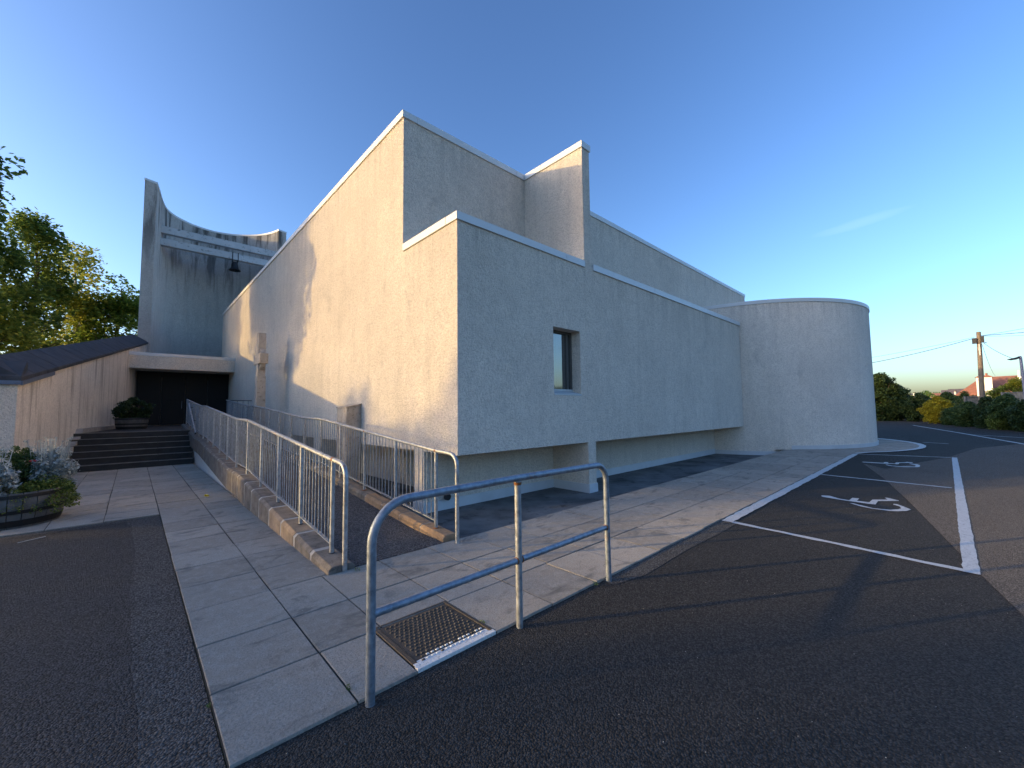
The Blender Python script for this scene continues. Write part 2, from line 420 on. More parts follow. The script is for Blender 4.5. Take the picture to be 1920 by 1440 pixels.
# ragged strip of patched tarmac beside the slabs
a = MB(); L = []; R_ = []
n = 40
for i in range(n + 1):
    y = 1.5 + (8.70 - 1.5) * i / n
    L.append((.055 - .02 * sin(y * 1.7) + rnd.uniform(-.010, .010) - (.05 if y > 8.2 else 0), y)); R_.append((.368, y))
pts = L + R_[::-1]
for i in range(n): a.add([(*L[i], -.0165), (*R_[i], -.0165), (*R_[i + 1], -.0165), (*L[i + 1], -.0165)], [(0, 1, 2, 3)])
top = []
for i in range(31):
    x = -12 + 12 * i / 30
    top.append((x, 8.58 + .02 * sin(x * 3) + rnd.uniform(-.006, .006)))
for i in range(30): a.add([(*top[i], -.0165), (*top[i + 1], -.0165), (top[i + 1][0], 8.744, -.0165), (top[i][0], 8.744, -.0165)], [(0, 1, 2, 3)])
struct('tarmac_patch', a, M['asphalt_patch'])
# strip of tarmac along the kerb on the car park side
a = MB(); n = 44
for i in range(n):
    x0 = 3.3 + (6.3 - 3.3) * i / n; x1 = 3.3 + (6.3 - 3.3) * (i + 1) / n
    f0 = 2.12 + .012 * sin(x0 * 3) + (.2 * max(0, 3.7 - x0)); f1 = 2.12 + .012 * sin(x1 * 3) + (.2 * max(0, 3.7 - x1))
    a.add([(x0, f0, -.0165), (x1, f1, -.0165), (x1, 2.329, -.0165), (x0, 2.329, -.0165)], [(0, 1, 2, 3)])
struct('tarmac_strip', a, M['asphalt_patch'])

# slabs
bed = MB()
for x0, x1, y0, y1 in ((.372, 17.98, 2.332, 4.29), (.372, 1.50, 4.29, 16.8), (-3.2, .372, 8.75, 16.8)):
    bed.sheet([(x0, y0), (x1, y0), (x1, y1), (x0, y1)], -.011)
struct('paving_bed', bed, M['joint'])
s = MB()
def slab(x0, x1, y0, y1, g_=.0065):
    j = rnd.uniform(-.0022, .0022); t = [j + rnd.uniform(-.0014, .0014) for _ in range(4)]
    ax, bx, ay, by = x0 + g_ * rnd.uniform(.4, 1.3), x1 - g_ * rnd.uniform(.4, 1.3), y0 + g_ * rnd.uniform(.4, 1.3), y1 - g_ * rnd.uniform(.4, 1.3)
    if y0 < 2.34: ay = y0 - rnd.uniform(0, .012)
    c = .004
    v = [(ax, ay, -.05), (bx, ay, -.05), (bx, by, -.05), (ax, by, -.05), (ax, ay, t[0] - c), (bx, ay, t[1] - c), (bx, by, t[2] - c), (ax, by, t[3] - c),
         (ax + c, ay + c, t[0]), (bx - c, ay + c, t[1]), (bx - c, by - c, t[2]), (ax + c, by - c, t[3])]
    s.add(v, [(0, 1, 5, 4), (1, 2, 6, 5), (2, 3, 7, 6), (3, 0, 4, 7), (4, 5, 9, 8), (5, 6, 10, 9), (6, 7, 11, 10), (7, 4, 8, 11), (8, 9, 10, 11)])
# front strip (three rows)
rows = [(2.332, 2.965), (2.965, 3.60), (3.60, 4.285)]
for ri, (y0, y1) in enumerate(rows):
    xs = [.372, .97, 1.41, 2.0, 2.6, 3.21]
    x = 3.21 + (.0, .03, .0)[ri]
    xs[-1] = x
    while x < 17.6:
        x += rnd.choice((.6, .6, .6, .75, .9)) if x > 5 else .61
        xs.append(min(x, 17.96))
    if xs[-1] < 17.9: xs.append(17.96)
    for i in range(len(xs) - 1):
        if ri == 0 and 1.3 < xs[i] < 1.9: slab(1.985, 2.0, y0, y1) if False else None; continue
        if xs[i + 1] - xs[i] < .03: continue
        if ri == 0 and abs(xs[i] - .97) < .01: slab(.97, 1.345, y0, y1); continue
        if ri == 0 and abs(xs[i] - 2.0) < .01: slab(1.99, 2.6, y0, y1); continue
        slab(xs[i], xs[i + 1], y0, y1)
# strip beside manhole row: pieces behind the cover
# path to the steps (two columns) and the forecourt
y = 4.285
while y < 16.75:
    st = .61 if y < 9 else .61
    y2 = min(y + st, 16.80); slab(.372, .97, y, y2); slab(.97, 1.50, y, y2); y = y2
xs = [-3.16, -2.55, -1.94, -1.30, -.86, -.27, .372]
y = 8.75
while y < 16.75:
    y2 = min(y + .61 + (.0), 16.80)
    for i in range(len(xs) - 1): slab(xs[i], xs[i + 1], y, y2)
    y = y2
# dark drain slab near the round tower
struct('pavement', s, M['slab'])
# concrete apron around the round tower
TC = (22.5, 7.38); TR = 5.28
ap = MB(); n = 70
edge = [(17.96, 2.33)] + [(TC[0] + (6.52 + .25 * max(0, (230 - d) / 50 if d < 230 else 0)) * cos(radians(d)), TC[1] + 6.52 * sin(radians(d))) for d in range(236, 372, 4)]
inn = [(17.96, 4.29)] + [(TC[0] + 5.2 * cos(radians(d)), TC[1] + 5.2 * sin(radians(d))) for d in range(236, 372, 4)]
for i in range(len(edge) - 1):
    ap.add([(*edge[i], -.001), (*edge[i + 1], -.001), (*inn[i + 1], -.001), (*inn[i], -.001)], [(0, 1, 2, 3)])
for i in range(len(edge) - 1):
    ap.add([(*edge[i], -.05), (*edge[i + 1], -.05), (*edge[i + 1], -.001), (*edge[i], -.001)], [(0, 1, 2, 3)])
ap.box(18.6, 19.7, 2.75, 3.1, -.0, .003)
struct('tower_pavement', ap, M['slab'])
# lightwell floor (lower than the paving)
wl = MB(); wl.sheet([(3.0, 4.29), (18.1, 4.29), (18.1, 7.2), (3.0, 7.2)], -.24); wl.sheet([(3.0, 7.2), (6.0, 7.2), (6.0, 27), (3.0, 27)], -.24)
struct('sunken_strip', wl, M['well'])
wl = MB(); wl.box(3.05, 18.0, 4.287, 4.30, -.26, -.012)
struct('paving_edge', wl, M['joint'])

# ------------------------------------------------------------------ road paint
def stroke(mb, pts, wd, z=-.012, rag=.012, step=.12):
    """ragged painted line along a polyline"""
    P = []
    for (x0, y0), (x1, y1) in zip(pts, pts[1:]):
        d = hypot(x1 - x0, y1 - y0); k = max(1, int(d / step))
        for i in range(k): P.append((x0 + (x1 - x0) * i / k, y0 + (y1 - y0) * i / k))
    P.append(pts[-1]); Lf = []; Rt = []
    for i, p in enumerate(P):
        q0 = P[max(0, i - 1)]; q1 = P[min(len(P) - 1, i + 1)]; dx, dy = q1[0] - q0[0], q1[1] - q0[1]; l = hypot(dx, dy) or 1
        nx, ny = -dy / l, dx / l; ww = wd[0] + (wd[1] - wd[0]) * i / (len(P) - 1) if isinstance(wd, tuple) else wd
        a_ = ww / 2 + rnd.uniform(-rag, rag); b2 = ww / 2 + rnd.uniform(-rag, rag)
        Lf.append((p[0] + nx * a_, p[1] + ny * a_, z)); Rt.append((p[0] - nx * b2, p[1] - ny * b2, z))
    for i in range(len(P) - 1): mb.add([Lf[i], Rt[i], Rt[i + 1], Lf[i + 1]], [(0, 1, 2, 3)])
k = MB()
stroke(k, [(6.22, 2.24), (17.95, 2.24)], .15, -.008)
stroke(k, [(17.95, 2.26)] + [(TC[0] + 6.60 * cos(radians(d)), TC[1] + 6.60 * sin(radians(d))) for d in range(234, 372, 4)], (.14, .30), .004)
struct('kerb_paint', k, M['paint'])
k = MB()
stroke(k, [(6.26, 2.17), (5.99, -.11)], .085); stroke(k, [(12.05, 2.16), (11.75, .05)], .09); stroke(k, [(17.98, 2.16), (18.5, .05)], .09)
stroke(k, [(5.95, -.06), (18.55, -.03)], .115, -.0119, .006)
stroke(k, [(46.8, 2.1), (35.2, -.31), (26.5, -1.99), (16, -4.2)], .12); stroke(k, [(25.4, .85), (25.0, .1)], .10)
stroke(k, [(33.2, -.8), (30.5, -3.2)], .1)
struct('bay_marking', k, M['paint'])
B1 = [(9.17, 1.67), (9.23, 1.66), (9.28, 1.56), (9.1, 1.39), (9.07, 1.26), (9.34, 1.25), (9.36, 1.16), (9.1, 1.16), (9.1, 1.09), (9.1, 1.0), (9.39, 0.99), (9.57, 0.81), (9.74, 0.86), (9.75, 0.82), (9.6, 0.67), (9.56, 0.67), (9.31, 0.91), (8.96, 0.91), (8.95, 1.0), (8.99, 1.26), (9.03, 1.44), (9.09, 1.63)]
W1 = [(8.81, 1.22), (8.83, 1.18), (8.62, 0.91), (8.63, 0.82), (8.67, 0.71), (8.79, 0.63), (8.9, 0.6), (9.06, 0.63), (9.15, 0.71), (9.22, 0.71), (9.23, 0.67), (9.08, 0.58), (8.9, 0.49), (8.74, 0.53), (8.62, 0.62), (8.56, 0.71), (8.57, 0.81), (8.57, 0.92), (8.64, 1.06)]
B2 = [(15.45, 1.8), (15.57, 1.79), (15.59, 1.62), (15.61, 1.35), (15.82, 1.36), (15.88, 1.28), (15.62, 1.25), (15.65, 1.11), (15.92, 1.12), (16.02, 1.05), (16.15, 0.94), (16.3, 0.92), (16.28, 0.79), (16.12, 0.79), (15.87, 1.04), (15.55, 1.04), (15.45, 1.08), (15.53, 1.11), (15.42, 1.39), (15.41, 1.77)]
W2 = [(15.21, 1.28), (15.24, 1.25), (15.04, 1.14), (15.04, 0.97), (15.18, 0.7), (15.55, 0.7), (15.85, 0.85), (15.94, 0.82), (15.81, 0.68), (15.57, 0.62), (15.28, 0.61), (15.09, 0.64), (14.89, 0.89), (14.92, 1.14), (15.08, 1.25)]
for pb, pw, lab in ((B1, W1, 'white painted wheelchair symbol in the nearer marked parking bay'), (B2, W2, 'smaller looking white wheelchair symbol in the farther bay by the round tower')):
    t = thing('wheelchair_symbol', (pb[0][0], pb[0][1], -.012), lab, 'road marking', 'wheelchair symbols painted in the parking bays')
    for nm, pp in (('figure', pb), ('wheel', pw)):
        bm = bmesh.new(); vs = [bm.verts.new((x, y_, -.0115)) for x, y_ in pp]; f = bm.faces.new(vs)
        bmesh.ops.triangulate(bm, faces=[f]); mb = MB()
        bm.verts.index_update(); mb.v = [tuple(v.co) for v in bm.verts]; mb.f = [tuple(v.index for v in f.verts) for f in bm.faces]; mb.mi = [0] * len(mb.f); bm.free()
        o = build(nm, mb, M['paint'], t)
        if o.data.polygons[0].normal.z < 0: o.data.flip_normals()

# ------------------------------------------------------------------ the church
X0, Y0, YU, ZS, ZL, ZU = 3.90, 5.50, 7.39, .872, 4.98, 7.845
FX0, FX1 = 7.425, 7.70
ch = thing('church', (X0, Y0, 0), 'modernist church of pale roughcast blocks with a round tower and white metal copings', 'church')
wl = MB()
wx0, wx1, wz0, wz1 = 6.31, 7.21, 1.93, 3.33
yb = Y0 + .42
wl.box(X0, wx0, Y0, yb, ZS, ZL - .08); wl.box(wx1, 17.46, Y0, yb, ZS, ZL - .08)
wl.box(wx0, wx1, Y0, yb, ZS, wz0); wl.box(wx0, wx1, Y0, yb, wz1, ZL - .08)
wl.box(X0, 17.46, yb, YU, ZS, ZL - .08)
build('lower_wall', wl, M['wall_low'], ch)
wl = MB(); wl.box(X0, 24.6, YU, 30.6, ZS, ZU - .08)
build('hall_wall', wl, M['wall_high'], ch)
wl = MB(); wl.box(FX0, FX1, Y0 - .003, YU - .002, ZS + .9, ZU - .08)
build('fin_wall', wl, M['wall_high'], ch)
# recessed base under the overhang
wl = MB(); wl.box(X0, 17.6, 6.55, 6.90, -.3, ZS - .002); wl.box(FX0, FX1, Y0, 6.55, -.3, ZS - .002)
wl.box(5.1, 5.4, 6.9, 30, -.3, ZS - .002)
wl.box(X0, 5.1, 12.2, 12.75, -.3, ZS - .002); wl.box(X0, 5.1, 15.2, 15.7, -.3, ZS - .002); wl.box(X0, 4.2, 17.5, 30, -.3, ZS - .002)
build('base_wall', wl, M['wall'], ch)
pl = MB(); pl.box(X0 - .02, FX0, 6.53, 6.549, -.3, -.05); pl.box(FX1, 17.5, 6.53, 6.549, -.3, -.05)
pl.box(FX0 - .02, FX1 + .02, Y0 - .02, Y0 - .001, -.3, -.05); pl.box(FX0 - .02, FX0 - .001, Y0, 6.53, -.3, -.05); pl.box(FX1 + .001, FX1 + .02, Y0, 6.53, -.3, -.05)
pl.box(X0 - .02, X0 - .001, 6.55, 6.92, -.3, -.05)
build('plinth', pl, M['plinth'], ch)
# round tower
rt = MB(); rt.lathe([(TR, -.3), (TR, 5.72)], *TC, seg=160); rt.lathe([(TR - .3, 5.7), (.01, 5.7)], *TC, seg=60)
smooth_angle(build('round_tower_wall', rt, M['wall_round'], ch))
rt = MB(); rt.lathe([(TR - .3, 5.66), (TR + .03, 5.66), (TR + .03, 5.80), (TR - .3, 5.82), (TR - .3, 5.66)], *TC, seg=160)
smooth_angle(build('coping', rt, M['coping'], ch))
rt = MB(); a0 = radians(217.6); rt.lathe([(TR, .14), (TR + .03, .14), (TR + .03, -.01)], *TC, seg=70, a0=a0, a1=radians(380))
rt.lathe([(TR, -.09), (TR + .03, -.09), (TR + .03, -.3)], *TC, seg=20, a0=radians(185), a1=radians(216))
smooth_angle(build('plinth', rt, M['plinth'], ch))
# copings, in lengths with fine joints
def coping_run(x0, x1, y0, y1, z1, parent, h=.145, step=2.9, dep=.34):
    m = MB()
    if abs(x1 - x0) > abs(y1 - y0):
        x = x0
        while x < x1 - .01:
            e = min(x + step, x1); m.box(x + .004, e - .004, y0, y1, z1 - h + rnd.uniform(-.003, .003), z1 + rnd.uniform(-.003, .003)); x = e
    else:
        y = y0
        while y < y1 - .01:
            e = min(y + step, y1); m.box(x0, x1, y + .004, e - .004, z1 - h + rnd.uniform(-.003, .003), z1 + rnd.uniform(-.003, .003)); y = e
    return build('coping', m, M['coping'], parent, bevel=.004)
o_ = .035
coping_run(X0 - o_, FX0 - .002, Y0 - o_, Y0 + .3, ZL, ch); coping_run(FX1 + .04, 17.46 + o_, Y0 - o_, Y0 + .3, ZL, ch)
coping_run(X0 - o_, X0 + .3, Y0 + .3, YU - o_ - .002, ZL, ch)
coping_run(X0 - o_, X0 + .3, YU - o_, 30.6, ZU, ch); coping_run(X0 + .3, FX0 - o_ - .002, YU - o_, YU + .3, ZU, ch)
coping_run(FX1 + o_ + .002, 24.6, YU - o_, YU + .3, ZU, ch)
coping_run(FX0 - o_, FX1 + o_, Y0 - o_, YU + .3, ZU - .003, ch, step=1.3)
# window
wn = MB(); wy = Y0 + .24
wn.box(wx0, wx1, wy, wy + .05, wz0 + .0, wz0 + .06); wn.box(wx0, wx1, wy, wy + .05, wz1 - .05, wz1)
wn.box(wx0, wx0 + .05, wy, wy + .05, wz0 + .06, wz1 - .05); wn.box(wx1 - .05, wx1, wy, wy + .05, wz0 + .06, wz1 - .05)
wn.box(wx1 - .19, wx1 - .13, wy + .005, wy + .045, wz0 + .06, wz1 - .05)
wno = build('window', wn, M['frame'], ch, bevel=.003)
pn = MB(); pn.box(wx0 + .05, wx1 - .05, wy + .028, wy + .036, wz0 + .06, wz1 - .05); build('pane', pn, M['glass'], wno)
sl_ = MB(); sl_.prism([(wx0 + .002, Y0 - .012), (wx1 - .002, Y0 - .012), (wx1 - .002, wy), (wx0 + .002, wy)], wz0 - .03, [wz0 + .002, wz0 + .002, wz0 + .075, wz0 + .075]); build('sill', sl_, M['sill'], wno)
sl_ = MB(); sl_.box(wx0, wx1, wy - .015, wy - .001, wz0 + .075, wz0 + .115); build('bead', sl_, M['sill'], wno)
# small black vent hood low in the recess
vt = MB(); vt.tube([(4.35, 6.5, .0), (4.35, 6.44, .0)], .06, 14); build('vent', vt, M['black'], ch)
# entrance: canopy, doors
cy = 25.9
cn = MB(); cn.box(-.32, X0 + .02, cy, 27.6, 3.80, 4.40)
build('canopy', cn, M['cream'] if False else M['beam2'] if 'beam2' in M else M['wall'], ch)
cn = MB(); cn.box(-.34, X0 + .03, cy - .02, 27.6, 4.405, 4.56); build('canopy_coping', cn, M['coping'], ch)
dr = MB()
for i in range(4):
    x0 = .08 + i * .955; dr.box(x0, x0 + .94, 27.60, 27.66, 1.06, 3.95)
for i in range(4):
    x0 = .08 + i * .955
    dr.box(x0 + .06, x0 + .88, 27.58, 27.60, 1.2, 2.2); dr.box(x0 + .06, x0 + .88, 27.58, 27.60, 2.35, 3.8)
build('door', dr, M['door'], ch, bevel=.004)
hl = MB()
for x in (1.86, 2.10):
    hl = MB(); hl.tube([(x, 27.50, 1.9), (x, 27.50, 2.3)], .014, 8); build('door_handle', hl, M['galv'], ch)
# bell tower : horseshoe plan, open towards the forecourt
inner = [(.56, 30.71), (.72, 31.8), (.87, 32.9), (1.10, 34.07), (1.45, 34.85), (1.95, 35.45), (2.75, 36.02), (3.88, 36.32), (5.0, 36.05), (5.95, 35.4), (6.65, 34.6), (7.12, 33.7), (7.38, 32.87)]
def smooth_poly(P, k=4):
    out = []
    for i in range(len(P) - 1):
        p0 = P[max(0, i - 1)]; p1 = P[i]; p2 = P[i + 1]; p3 = P[min(len(P) - 1, i + 2)]
        for j in range(k):
            t = j / k; out.append(tuple(.5 * (2 * b_ + (c_ - a_) * t + (2 * a_ - 5 * b_ + 4 * c_ - d_) * t * t + (-a_ + 3 * b_ - 3 * c_ + d_) * t ** 3) for a_, b_, c_, d_ in zip(p0, p1, p2, p3)))
    out.append(P[-1]); return out
ic = smooth_poly(inner); oc = []
for i, p in enumerate(ic):
    q0 = ic[max(0, i - 1)]; q1 = ic[min(len(ic) - 1, i + 1)]; dx, dy = q1[0] - q0[0], q1[1] - q0[1]; l = hypot(dx, dy); oc.append((p[0] - dy / l * .55, p[1] + dx / l * .55))
oc[0] = (.03, 30.55); oc[1] = (.06, 30.85)
ZT = 15.1
tw = MB(); n = len(ic)
v = [(x, y_, 0) for x, y_ in ic] + [(x, y_, ZT - .1) for x, y_ in ic] + [(x, y_, 0) for x, y_ in oc] + [(x, y_, ZT - .1) for x, y_ in oc]
f = []
for i in range(n - 1):
    f += [(i, i + 1, n + i + 1, n + i), (2 * n + i, 3 * n + i, 3 * n + i + 1, 2 * n + i + 1), (n + i, n + i + 1, 3 * n + i + 1, 3 * n + i)]
f += [(0, n, 3 * n, 2 * n), (n - 1, 3 * n - 1, 4 * n - 1, 2 * n - 1)]
tw.add(v, f); smooth_angle(build('bell_tower_wall', tw, M['wallsoft'], ch), 30)
tw = MB(); v = []
for q, s_ in ((ic, 1), (oc, -1)):
    for i, (x, y_) in enumerate(q):
        a_, b2 = ic[i], oc[i]; l = hypot(a_[0] - b2[0], a_[1] - b2[1]); ux, uy = (a_[0] - b2[0]) / l * .025 * s_, (a_[1] - b2[1]) / l * .025 * s_
        v.append((x + ux, y_ + uy))
v[0] = (v[0][0], v[0][1] - .025); v[n] = (v[n][0], v[n][1] - .025)
vv_ = [(x, y_, ZT - .12) for x, y_ in v] + [(x, y_, ZT) for x, y_ in v]; m2 = 2 * n; f = []
for i in range(n - 1):
    f += [(i, i + 1, m2 + i + 1, m2 + i), (n + i, m2 + n + i, m2 + n + i + 1, n + i + 1), (m2 + i, m2 + i + 1, m2 + n + i + 1, m2 + n + i), (i, n + i, n + i + 1, i + 1)]
f += [(0, m2, m2 + n, n), (n - 1, 2 * n - 1, m2 + 2 * n - 1, m2 + n - 1)]
tw.add(vv_, f); smooth_angle(build('coping', tw, M['coping'], ch), 30)
for z0, z1 in ((12.95, 13.40), (12.17, 12.62)):
    bmb = MB(); bmb.box(.86, 7.42, 32.9, 33.25, z0, z1); build('beam', bmb, M['beam'], ch, bevel=.01)
# flat roof between canopy and tower
fr = MB(); fr.box(.1, X0, 27.6, 36, 4.0, 4.3); build('porch_roof', fr, M['roofgrey'], ch)
fr = MB(); fr.box(X0, 3.92, 27.7, 30.6, -.3, .87); build('side_wall', fr, M['wall'], ch)

# bell
bt = thing('bell', (4.78, 33.05, 11.45), 'dark bronze bell hanging from the lower white beam of the concave tower', 'bell')
bb = MB(); prof = [(.0, 12.02), (.12, 12.01), (.175, 11.95), (.20, 11.85), (.215, 11.70), (.25, 11.58), (.31, 11.50), (.365, 11.45), (.34, 11.44), (.22, 11.6), (.17, 11.9), (0, 11.95)]
bb.lathe(prof, 4.78, 33.05, seg=36); smooth_angle(build('bell_body', bb, M['bell'], bt), 40)
bb = MB(); bb.box(4.62, 4.66, 32.98, 33.12, 12.0, 12.17); bb.box(4.90, 4.94, 32.98, 33.12, 12.0, 12.17); bb.box(4.6, 4.96, 33.0, 33.10, 12.0, 12.06)
bb.box(4.60, 4.64, 32.86, 32.895, 12.05, 12.66); bb.box(4.92, 4.96, 32.86, 32.895, 12.05, 12.66)
build('hanger', bb, M['bell'], bt)
bb = MB(); bb.tube([(4.78, 33.05, 11.9), (4.78, 33.05, 11.5), (4.78, 33.05, 11.42)], [.015, .02, .045], 10); build('clapper', bb, M['bell'], bt)

# ------------------------------------------------------------------ sloping wing wall with stone coping
WA = Vector((-1.93, 14.31, 0)); WD = Vector((.1447, .9895, 0)); WN = Vector((-.9895, .1447, 0))
wt = lambda sft: 2.37 + .1954 * .9895 * sft            # wall top along its length
ww = thing('boundary_wall', (-1.93, 14.31, 0), 'rain streaked cream wall climbing beside the steps under dark sloping stone slabs', 'wall')
m = MB(); LW = 16.3; n = 24
def wp(s_, t_, z): q = WA + WD * s_ + WN * t_; return (q.x, q.y, z)
secs = [[wp(s_, 0, -.1), wp(s_, .5, -.1), wp(s_, .5, wt(s_) + .2), wp(s_, 0, wt(s_))] for s_ in (0, LW)]
m.sweep(secs); build('wall', m, M['wallwing'], ww)
m = MB(); m.box(-5.2, -1.93, 14.31, 14.8, -.1, 2.37); build('end_wall', m, M['wall'], ww)
m = MB(); s_ = -.05; i = 0
while s_ < LW - .02:
    e = min(s_ + .78 + rnd.uniform(-.05, .05), LW); r_ = []
    dz = rnd.uniform(-.006, .006)
    for q in (s_ + .009, e - .009):
        z = wt(q) + .03 + dz
        r_.append([wp(q, -.07, z), wp(q, .62, z + .10), wp(q, .62, z + .42), wp(q, .55, z + .50), wp(q, -.07, z + .10)])
    m.sweep(r_); s_ = e
x = -1.87
while x > -5.2:
    e = max(x - .8, -5.25); r_ = []
    for q in (x - .004, e + .004):
        z = 2.40; r_.append([(q, 14.24, z), (q, 14.9, z + .10), (q, 14.9, z + .42), (q, 14.83, z + .50), (q, 14.24, z + .10)])
    m.sweep(r_); x = e
build('coping_stone', m, M['roofstone'], ww, bevel=.012)
m = MB()
m.sweep([[wp(q, -.062, wt(q) + .04), wp(q, .61, wt(q) + .14), wp(q, .61, wt(q) + .41), wp(q, .545, wt(q) + .49), wp(q, -.062, wt(q) + .122)] for q in (-.03, LW - .01)])
build('coping_joint', m, M['joint2'], ww)
m = MB(); secs = []
m.sweep([[wp(q, -.09, wt(q) - .06), wp(q, -.055, wt(q) - .06), wp(q, -.055, wt(q) + .03), wp(q, -.09, wt(q) + .03)] for q in (-.06, 1.95)])
m.box(-5.2, -1.88, 14.22, 14.25, 2.31, 2.40)
build('flashing', m, M['flash'], ww)

# ------------------------------------------------------------------ steps
st = thing('entrance_steps', (0, 16.8, 0), 'six wide dark stone steps rising to the black entrance doors', 'steps')
RH = .1735
for i in range(6):
    ya = 16.8 + .33 * i; z1 = RH * (i + 1); xl = -1.60 + .0485 * (i)
    m = MB(); yb2 = ya + .36 if i < 5 else 27.62
    if i < 5:
        m.prism([(xl, ya + .015), (1.50, ya + .015), (1.50, yb2), (xl + .05, yb2)], z1 - RH - .02, z1 - .045, 0)
        m.box(xl, .62, ya, ya + .34, z1 - .045, z1, 1); m.box(.628, 1.50, ya, ya + .34, z1 - .045, z1, 1)
        build('step', m, [M['steps'], M['nosing'] if False else M['steps']], st, bevel=.004)
        m = MB(); m.box(xl + .004, .618, ya - .0025, ya + .05, z1 - .012, z1 + .002); m.box(.632, 1.498, ya - .0025, ya + .05, z1 - .012, z1 + .002)
        build('step_edge', m, M['nosing'], st)
    else:
        m.prism([(xl, ya), (1.50, ya), (1.50, 21.7), (3.85, 21.7), (3.85, 27.6), (-.02, 27.6)], z1 - .4, z1)
        build('landing', m, M['steps'], st)
        m = MB(); m.box(xl + .004, 1.498, ya - .0025, ya + .05, z1 - .012, z1 + .002); build('step_edge', m, M['nosing'], st)
# little kerb following the wall beside the steps
m = MB(); r_ = []
for q in (4.2, 4.45, 9.9):
    zb = 1.04 if q > 4.3 else .75
    r_.append([wp(q, -.16, zb - .3), wp(q, -.002, zb - .3), wp(q, -.002, zb + .14), wp(q, -.16, zb + .14)])
r_[0] = [(x, y_, z - .0) for x, y_, z in r_[0]]
m.sweep(r_); r2 = [[wp(q, -.16, -.05), wp(q, -.002, -.05), wp(q, -.002, zt_), wp(q, -.16, zt_)] for q, zt_ in ((2.5, .25), (4.2, .95))]
m.sweep(r2); build('side_kerb', m, M['mortar'], st)

# ------------------------------------------------------------------ ramp
TOPR = [(4.1, 1.06), (4.7, 1.09), (9.2, 1.47), (10.3, 1.48), (15.4, 1.83), (16.5, 1.85), (21.6, 2.21)]
top_z = lambda y_: lerp(TOPR, y_)
kerb_z = lambda y_: top_z(y_) - 1.0
ramp_z = lambda y_: max(0.0, kerb_z(y_) - .11 if y_ > 5 else (y_ - 4.3) * .02)
rp = thing('access_ramp', (2.2, 4.3, 0), 'long dark tarmac access ramp between two stone kerbs climbing to the entrance', 'ramp')
m = MB(); ys = [4.30, 5, 6, 7, 8, 9.2, 10.3, 12, 14, 15.4, 16.5, 18, 20, 21.7]
m.sweep([[(1.70, y_, -.3), (2.86, y_, -.3), (2.86, y_, ramp_z(y_)), (1.70, y_, ramp_z(y_))] for y_ in ys]); build('ramp_surface', m, M['ramp'], rp)
m = MB(); m.sweep([[(1.53, y_, -.3), (1.72, y_, -.3), (1.72, y_, max(-.1, kerb_z(y_) - .40)), (1.53, y_, max(-.1, kerb_z(y_) - .40))] for y_ in ys]); m.sweep([[(2.86, y_, -.3), (3.01, y_, -.3), (3.01, y_, kerb_z(y_) - .2), (2.86, y_, kerb_z(y_) - .2)] for y_ in ys])
build('side_wall', m, M['plinth'], rp)
def kerb(name_m, xa, xb, y_start, depth, mats, step, gap, seed):
    r = random.Random(seed); m = MB(); mt_ = MB(); y_ = y_start; k_ = 0
    while y_ < 21.5:
        e = min(y_ + step * r.uniform(.9, 1.1), 21.6); idx = 1 if (k_ in (2, 3) or (xa > 2 and k_ < 3)) else 0
        secs = []
        for q in (y_ + gap / 2, e - gap / 2):
            zt_ = kerb_z(q); c = .035; zb = zt_ - depth
            if zb < -.28: zb = -.28
            secs.append([(xa, q, zb), (xb, q, zb), (xb, q, zt_ - c), (xb - c, q, zt_), (xa + c, q, zt_), (xa, q, zt_ - c)])
        m.sweep(secs, idx); y_ = e; k_ += 1
    o = build('kerb_stone', m, mats, rp, bevel=.008)
    d = .006
    mt_.sweep([[(xa + d, q, max(-.28, kerb_z(q) - depth + .01)), (xb - d, q, max(-.28, kerb_z(q) - depth + .01)), (xb - d, q, kerb_z(q) - .03 - d), (xb - .04, q, kerb_z(q) - d), (xa + .04, q, kerb_z(q) - d), (xa + d, q, kerb_z(q) - .03 - d)] for q in [y_start + .09] + [t for t in ys if t > y_start + .1 and t < 21.5] + [21.55]])
    build('kerb_joint', mt_, M['mortar'], rp)
kerb('l', 1.46, 1.73, 4.22, .42, [M['kerbstone'], M['kerbstone2']], .62, .065, 3)
kerb('r', 2.83, 3.05, 4.30, .34, [M['kerbstone'], M['kerbrust']], .55, .012, 5)

